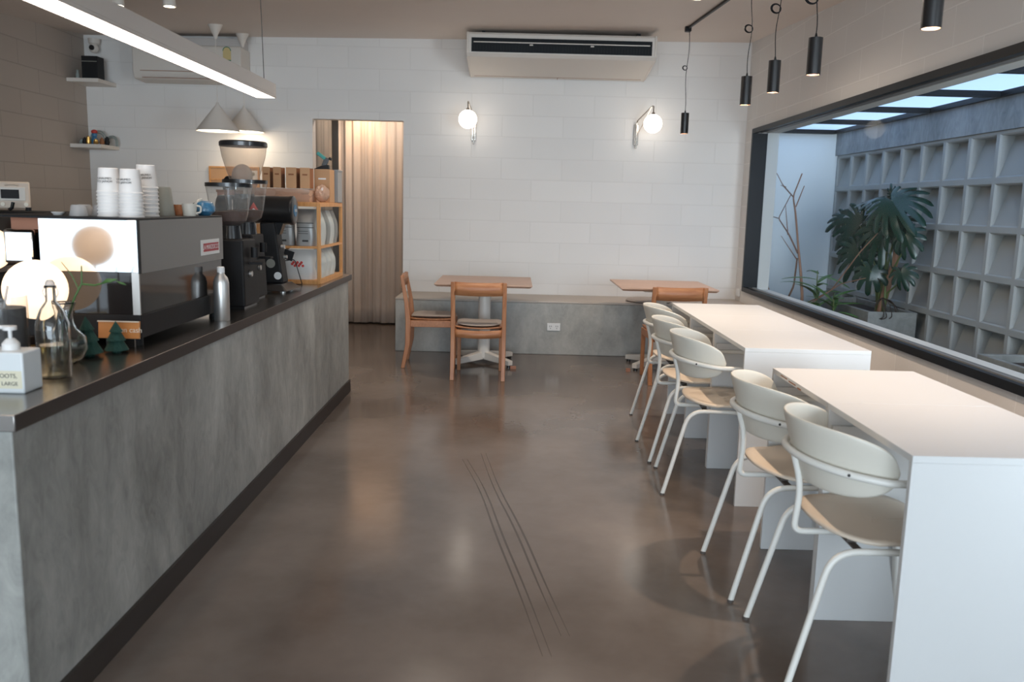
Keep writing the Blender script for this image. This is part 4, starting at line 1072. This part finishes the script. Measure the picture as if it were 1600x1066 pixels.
bag('grey foil bag at the right of the upper rack shelf, facing the room', RX+.085, RY-.27, zs, .125, .085, .235, 'bag', 0, stripes=True)
for i, yy_ in enumerate((-.13, 0.0, .13, .25)):
    bag(('second', 'third', 'fourth', 'farthest')[i]+' grey bag from the front along the right side of the upper shelf', RX+.122, RY+yy_, zs, .13, .095, .225, 'bag' if i % 2 else 'whitebag', rad(90))
bag('white bag with a red emblem on the lower rack shelf', RX+.035, RY-.27, zb_, .21, .09, .190, 'whitebag', 0, redp=True)
for i, yy_ in enumerate((-.12, .02, .16)):
    bag(('nearer', 'middle', 'farther')[i]+' pale bag along the right side of the lower rack shelf', RX+.120, RY+yy_, zb_, .135, .10, .19, 'whitebag', rad(90))
jr = thing('storage_jar', 'clear jar with reddish contents low in the wooden rack', 'jar', (RX-.135, RY-.29, zb_))
obj('glass', MB().lathe([(0, 0), (.038, 0), (.040, .004), (.040, .105), (.034, .11)], n=24), 'clear', jr); obj('contents', MB().cyl((0, 0, .003), .036, .06, 24), 'redwood', jr)
obj('lid', MB().cyl((0, 0, .11), .036, .012, 24), 'alu', jr)
ts = thing('tablet_stand', 'thin black wire stand with a small dark card before the rack', 'stand', (-1.36, 5.335, CT))
obj('wire', MB().tube(fillet([(-.10, 0, .145), (-.02, 0, .160), (.030, -.02, .004)], .02, 4), .0028, 6).tube([(-.13, 0.02, .004), (-.10, 0, .145)], .0028, 6).tube([(.03, -.02, .004), (-.04, -.03, .004)], .0028, 6), 'matteblack', ts, sm=60)
obj('card', MB().box((-.058, -.002, .185), (.062, .004, .060), (0, rad(18), 0)), 'matteblack', ts)

# on top of the rack
TR = CT+.518
pb = thing('wrapped_tray', 'clear film wrapped kraft sleeves lying on the wooden rack', 'package', (-1.50, 5.60, TR))
def crump(w, d, h, amp, seed):
    rnd = random.Random(seed); mb = MB()
    bmesh.ops.create_cube(mb.bm, size=1, matrix=Matrix.Translation((0, 0, h/2)) @ Matrix.Diagonal((w, d, h, 1)))
    bmesh.ops.subdivide_edges(mb.bm, edges=mb.bm.edges, cuts=6, use_grid_fill=True)
    for v in mb.bm.verts:
        if v.co.z > .004: v.co += Vector((rnd.uniform(-1, 1), rnd.uniform(-1, 1), rnd.uniform(-1, 1)*.7))*amp
    return mb
obj('film', crump(.38, .28, .080, .006, 3), 'wrap', pb, sm=20)
obj('sleeves', MB().bb(-.18, .18, -.12, .12, .002, .066), 'kraft', pb)
pb = thing('plastic_pouch', 'crumpled clear pouch at the right front of the rack top', 'package', (-1.262, 5.60, TR))
mb = MB(); bmesh.ops.create_icosphere(mb.bm, subdivisions=3, radius=.055, matrix=Matrix.Translation((0, 0, .056)) @ Matrix.Diagonal((.85, 1.3, 1, 1)))
rnd = random.Random(5)
for v in mb.bm.verts:
    v.co *= 1+rnd.uniform(-.09, .09); v.co.z = max(v.co.z, .001)
obj('film', mb, 'wrap', pb, sm=15)
def carrier(label, x, y, z, w, rz=0):
    c = thing('cup_carrier', label, 'box', (x, y, z), rz, 'kraft cup carriers on the rack')
    h = .130
    obj('panel', MB().bb(-w/2, w/2, -.05, -.046, 0, h), 'kraft', c); obj('panel', MB().bb(-w/2, w/2, .046, .05, 0, h), 'kraft', c)
    obj('side', MB().bb(-w/2, -w/2+.004, -.046, .046, 0, h*.98), 'kraftdark', c); obj('side', MB().bb(w/2-.004, w/2, -.046, .046, 0, h*.98), 'kraftdark', c)
    obj('handle_slot', MB().box((0, -.0508, h*.66), (w*.52, .002, .010)), 'kraftdark', c)
    obj('top_flap', MB().bb(-w/2, w/2, -.046, .046, h*.95, h*.97), 'kraft', c)
    return c
zc_ = TR+.086
carrier('leftmost kraft cup carrier, on the film wrapped package', -1.601, 5.56, zc_, .050)
carrier('second kraft cup carrier from the left on the rack', -1.526, 5.545, zc_, .050)
carrier('third kraft cup carrier from the left on the rack', -1.437, 5.55, zc_, .066)
carrier('fourth kraft cup carrier, left of the tall plain kraft box', -1.350, 5.555, zc_, .062)
bx2 = thing('kraft_box', 'tall plain kraft box at the right end of the carriers', 'box', (-1.29, 5.80, TR))
obj('box', MB().bb(-.052, .052, -.07, .07, 0, .218), 'kraft', bx2, bevel=.002)
obj('opening', MB().box((-.0, -.0715, .155), (.05, .003, .010)), 'white', bx2)
o = thing('plastic_bin', 'clear plastic box behind the kraft box on the rack', 'box', (-1.277, 6.0, TR))
obj('walls', MB().bb(-.05, .05, -.07, -.067, 0, .22).bb(-.05, .05, .067, .07, 0, .22).bb(-.05, -.047, -.067, .067, 0, .22).bb(.047, .05, -.067, .067, 0, .22).bb(-.05, .05, -.07, .07, 0, .004), 'frost', o)
obj('rim', MB().bb(-.054, .054, -.074, -.068, .214, .224).bb(.048, .054, -.068, .074, .214, .224), 'frost', o)
o = thing('tape_dispenser', 'teal and black clip-shaped tool on top of the kraft box', 'tool', (-1.285, 5.78, TR+.219))
obj('base', MB().hexa([(-.070, -.02, 0), (.035, -.02, 0), (.035, .02, 0), (-.070, .02, 0), (-.020, -.018, .022), (.030, -.018, .030), (.030, .018, .030), (-.020, .018, .022)]), 'matteblack', o, bevel=.003)
obj('arm', MB().box((.008, 0, .048), (.032, .02, .058), (0, rad(22), 0)).tube([(.03, 0, .075), (.05, 0, .065)], .009, 8), 'blackplastic', o, bevel=.002)
obj('lever', MB().box((-.020, 0, .088), (.068, .022, .022), (0, rad(36), 0)), 'teal', o, bevel=.004)

# cork board on the back wall
cb_ = thing('notice_board', 'small wooden framed board on the back wall left of the carriers', 'board', (-2.80, 8.555, 1.615))
obj('frame', MB().bb(-.25, .25, -.012, .012, .085, .10).bb(-.25, .25, -.012, .012, -.10, -.085).bb(-.25, -.235, -.012, .012, -.085, .085).bb(.235, .25, -.012, .012, -.085, .085).bb(-.235, .235, -.012, .012, -.035, -.025), 'pine', cb_)
obj('backing', MB().bb(-.235, .235, -.004, .010, -.085, .085), 'kraft', cb_)
pc = obj('pinned_card', MB().box((.19, -.0065, .0), (.10, .002, .13)), 'white', cb_, label='white card')
obj('card_print', MB().disk((.19, -.008, .03), .018, 16, (rad(90), 0, 0)), 'greencup', pc)

# ------------------------------------------------------------------ light well plants
pl_ = thing('concrete_planter', 'grey concrete planter box holding the monstera', 'planter', (3.38, 8.1, .06))
mb = MB().bb(-.22, .215, -.65, -.61, 0, .49).bb(-.22, .215, .61, .65, 0, .49).bb(-.22, -.18, -.61, .61, 0, .49).bb(.175, .215, -.61, .61, 0, .49)
obj('walls', mb, 'planter', pl_, bevel=.004); obj('soil_bed', MB().bb(-.18, .175, -.61, .61, 0, .44), 'soil', pl_)
p2 = thing('concrete_planter', 'second grey concrete planter, low at the right photo edge', 'planter', (3.38, 5.0, .06))
mb = MB().bb(-.22, .215, -.65, -.61, 0, .43).bb(-.22, .215, .61, .65, 0, .43).bb(-.22, -.18, -.61, .61, 0, .43).bb(.175, .215, -.61, .61, 0, .43)
obj('walls', mb, 'planter', p2, bevel=.004); obj('soil_bed', MB().bb(-.18, .175, -.61, .61, 0, .38), 'soil', p2)

def monstera_leaf(L, Wd, n=11, inner=.40, droop=.55, seed=0):
    """split leaf: petiole at the origin, tip along +X, long rounded lobes round an unbroken centre"""
    rnd = random.Random(seed); mb = MB(); rb, rt = L*.34, L*.74
    def Rr(a):
        rx = rt if cos(a) > 0 else rb
        return 1/math.sqrt((cos(a)/rx)**2+(sin(a)/Wd)**2)
    def P(a, f, k=0, lift=0):
        a2 = a-.32*sin(a)*f*f
        r = Rr(a)*f
        x, y = r*cos(a2), r*sin(a2)
        return Vector((x, y, -droop*(r*r)/L*(.6+k)-.18*abs(y)+lift))
    A0 = rad(162); st = 2*A0/n
    for k in range(n):
        a0 = -A0+k*st; jit = rnd.uniform(-.25, .35); ln = rnd.uniform(.9, 1.06)
        m = 6
        for i in range(m):      # unbroken centre
            u0, u1 = a0+st*i/m, a0+st*(i+1)/m
            mb.poly([P(u0, 0), P(u0, inner*.5), P(u1, inner*.5)]) if False else None
            for f0, f1 in ((.02, inner*.5), (inner*.5, inner)):
                mb.poly([P(u0, f0), P(u0, f1), P(u1, f1), P(u1, f0)])
        rows = 9
        def w(f):
            t = (f-inner)/(1-inner)
            g = 1-.52*t**.55
            e = max(0, (t-.72)/.28)
            return g*math.sqrt(max(0, 1-e**2.2))+.02
        for q_ in range(rows):
            f0 = inner+(1-inner)*q_/rows; f1 = inner+(1-inner)*(q_+1)/rows
            for i in range(4):
                def T(i, f):
                    c = a0+st/2; hw = st/2*w(f)
                    return P(c+hw*(i/2-1), inner+(f-inner)*ln, jit*((f-inner)/(1-inner)), -.012*abs(i/2-1)**2*(f-inner))
                mb.poly([T(i, f0), T(i, f1), T(i+1, f1), T(i+1, f0)])
    bmesh.ops.remove_doubles(mb.bm, verts=mb.bm.verts, dist=.0009)
    return mb
def aim(o, d, up):
    d = Vector(d).normalized(); up = Vector(up); y = up.cross(d).normalized(); z = d.cross(y)
    o.rotation_euler = Matrix((d, y, z)).transposed().to_euler()
mo = thing('monstera', 'large dark green monstera with split leaves in the planter', 'plant', (3.35, 7.75, .50))
LV = [((-.07, -.28, 1.03), (.10, -.62, -.45), (-.62, -.45, .70), .56, .30),
      ((-.05, .02, 1.06), (-.45, .80, -.15), (-.35, -.25, .95), .42, .17),
      ((-.10, .72, .86), (-.70, .45, -.55), (-.5, -.75, .45), .30, .15),
      ((-.12, .22, .80), (-.40, .40, -.85), (-.6, -.78, .28), .60, .31),
      ((-.05, -.12, .78), (-.10, -.20, -.95), (-.6, -.78, .25), .52, .28),
      ((-.12, -.10, .40), (-.15, -.10, -.9), (-.55, -.82, .3), .30, .19),
      ((.0, -.46, .74), (.12, -.45, -.8), (-.72, -.6, .3), .30, .16),
      ((.0, .30, .90), (-.5, .5, -.1), (-.4, -.7, .6), .28, .14),
      ((.0, -.44, .42), (.1, -.4, -.85), (-.72, -.6, .25), .24, .14),
      ((.03, -.05, 1.09), (-.15, .35, .85), (-.7, -.65, .1), .15, .06),
      ((-.10, .42, .66), (-.45, .35, -.80), (-.55, -.8, .2), .34, .19),
      ((-.14, .16, .55), (-.30, .30, -.88), (-.6, -.78, .2), .44, .24),
      ((-.04, -.30, .84), (-.02, -.35, -.93), (-.68, -.68, .25), .38, .20),
      ((.02, .12, .96), (-.45, .55, -.35), (-.45, -.6, .6), .34, .18)]
#        offset of the petiole    tip direction        leaf normal         length  half width
for i, (b, d, nrm, L_, W_) in enumerate(LV):
    o = obj('leaf', monstera_leaf(L_, W_, 13 if W_ > .2 else 9, .40, .55, i), 'leaf', mo, sm=75)
    o.location = b; aim(o, d, nrm)
    obj('stem', MB().tube([(.02, -.15+.03*i % .2, -.0), (b[0]*.3+.04, b[1]*.3, b[2]*.5), (b[0]+.03, b[1], b[2]-.06), b], [.011, .009, .007, .005], 8), 'stem', mo, sm=60)
obj('trunk', MB().tube([(.02, -.05, -.01), (.05, -.08, .25), (.06, -.18, .5), (.05, -.2, .72)], [.035, .035, .03, .02], 10), 'twig', mo, sm=60)
mb = MB()
for k in range(9):
    a = random.uniform(-2.9, -.3); L_ = random.uniform(.12, .3)
    mb.tube(fillet([(0, -.12, .16), (L_*.4*cos(a), -.16+L_*.4*sin(a), .10+random.uniform(-.02, .05)), (L_*cos(a)*.5, -.15+L_*sin(a)*.9, .0), (L_*cos(a)*.5-.05, -.05+L_*sin(a), -.02)], .06, 4), .004, 6)
obj('aerial_root', mb, 'soil', mo, sm=60)

def branch_plant(loc):
    b = thing('bare_shrub', 'bare brown branched shrub at the far left of the light well', 'plant', loc)
    mb = MB()
    def br(p, r0, r1): mb.tube(fillet(p, .05, 3), [r0+(r1-r0)*k/(len(fillet(p, .05, 3))-1) for k in range(len(fillet(p, .05, 3)))], 7)
    br([(.05, -.10, 0), (.03, -.12, .55), (0, -.10, .8), (.0, .0, .98), (-.02, .12, 1.35), (-.03, .2, 1.50), (-.01, .04, 1.72)], .016, .006)
    br([(-.03, .2, 1.50), (-.03, .55, 1.62), (-.02, .82, 1.75)], .007, .004)
    br([(-.03, .45, 1.60), (-.03, .62, 1.62)], .005, .003)
    br([(-.02, .12, 1.40), (.0, -.02, 1.60)], .006, .004)
    br([(-.02, .6, .0), (0, .40, .30), (.0, .06, .62), (0, .02, .90)], .012, .008)
    br([(0, .02, .95), (-.02, .28, 1.13), (-.03, .62, 1.28), (-.02, .30, 1.52)], .009, .004)
    br([(-.03, .62, 1.28), (-.04, .86, 1.30)], .005, .004)
    br([(-.02, .30, 1.12), (-.02, .45, 1.42)], .006, .003)
    br([(0, .02, .88), (-.03, .48, 1.10)], .006, .003)
    br([(-.02, .62, .02), (-.05, .55, .40), (-.10, .86, .78)], .012, .006)
    br([(0, .30, .30), (.22, -.35, .62), (.35, -.62, 1.0), (.42, -.8, 1.18)], .007, .004)
    br([(.03, -.10, .40), (.25, -.5, .70), (.35, -.8, .78)], .006, .004)
    obj('branches', mb, 'twig', b, sm=60)
branch_plant((2.80, 8.35, .06))
def blade_leaf(L, Wd, droop):
    def f(u, v):
        x = L*u; w = Wd*(sin(pi*min(1, u*.92+.06))**.8)*(v-.5)
        return (x, w, -droop*L*u*u-abs(w)*.25)
    return MB().grid(f, 9, 2)
def leafy(label, loc, h, n, seed, yellow=0):
    rnd = random.Random(seed); t = thing('dracaena', label, 'plant', loc, 0, 'slim leafy plants in the light well')
    obj('stem', MB().tube([(0, 0, 0), (.01, .01, h*.5), (-.01, .0, h)], [.010, .008, .005], 8), 'stem', t, sm=60)
    for k in range(n):
        a = k*2.4+rnd.uniform(-.3, .3); z = h*(.25+.75*k/n); L_ = rnd.uniform(.22, .34)
        o = obj('leaf', blade_leaf(L_, .064, rnd.uniform(.2, .55)), 'leafyellow' if k < yellow else 'leaf2', t, solid=.001, sm=60)
        o.location = (0, 0, z); e = rnd.uniform(.2, 1.0)
        aim(o, (cos(a), sin(a), e), (0, 0, 1) if e < .9 else (-cos(a), -sin(a), 1))
leafy('taller slim green plant between the bare shrub and the planter', (2.93, 8.12, .06), .80, 20, 3, 3)
leafy('shorter yellow green plant just left of the planter', (3.03, 7.92, .06), .60, 17, 8, 5)
leafy('low leafy plant at the foot of the bare shrub', (2.86, 8.45, .06), .30, 11, 5, 2)
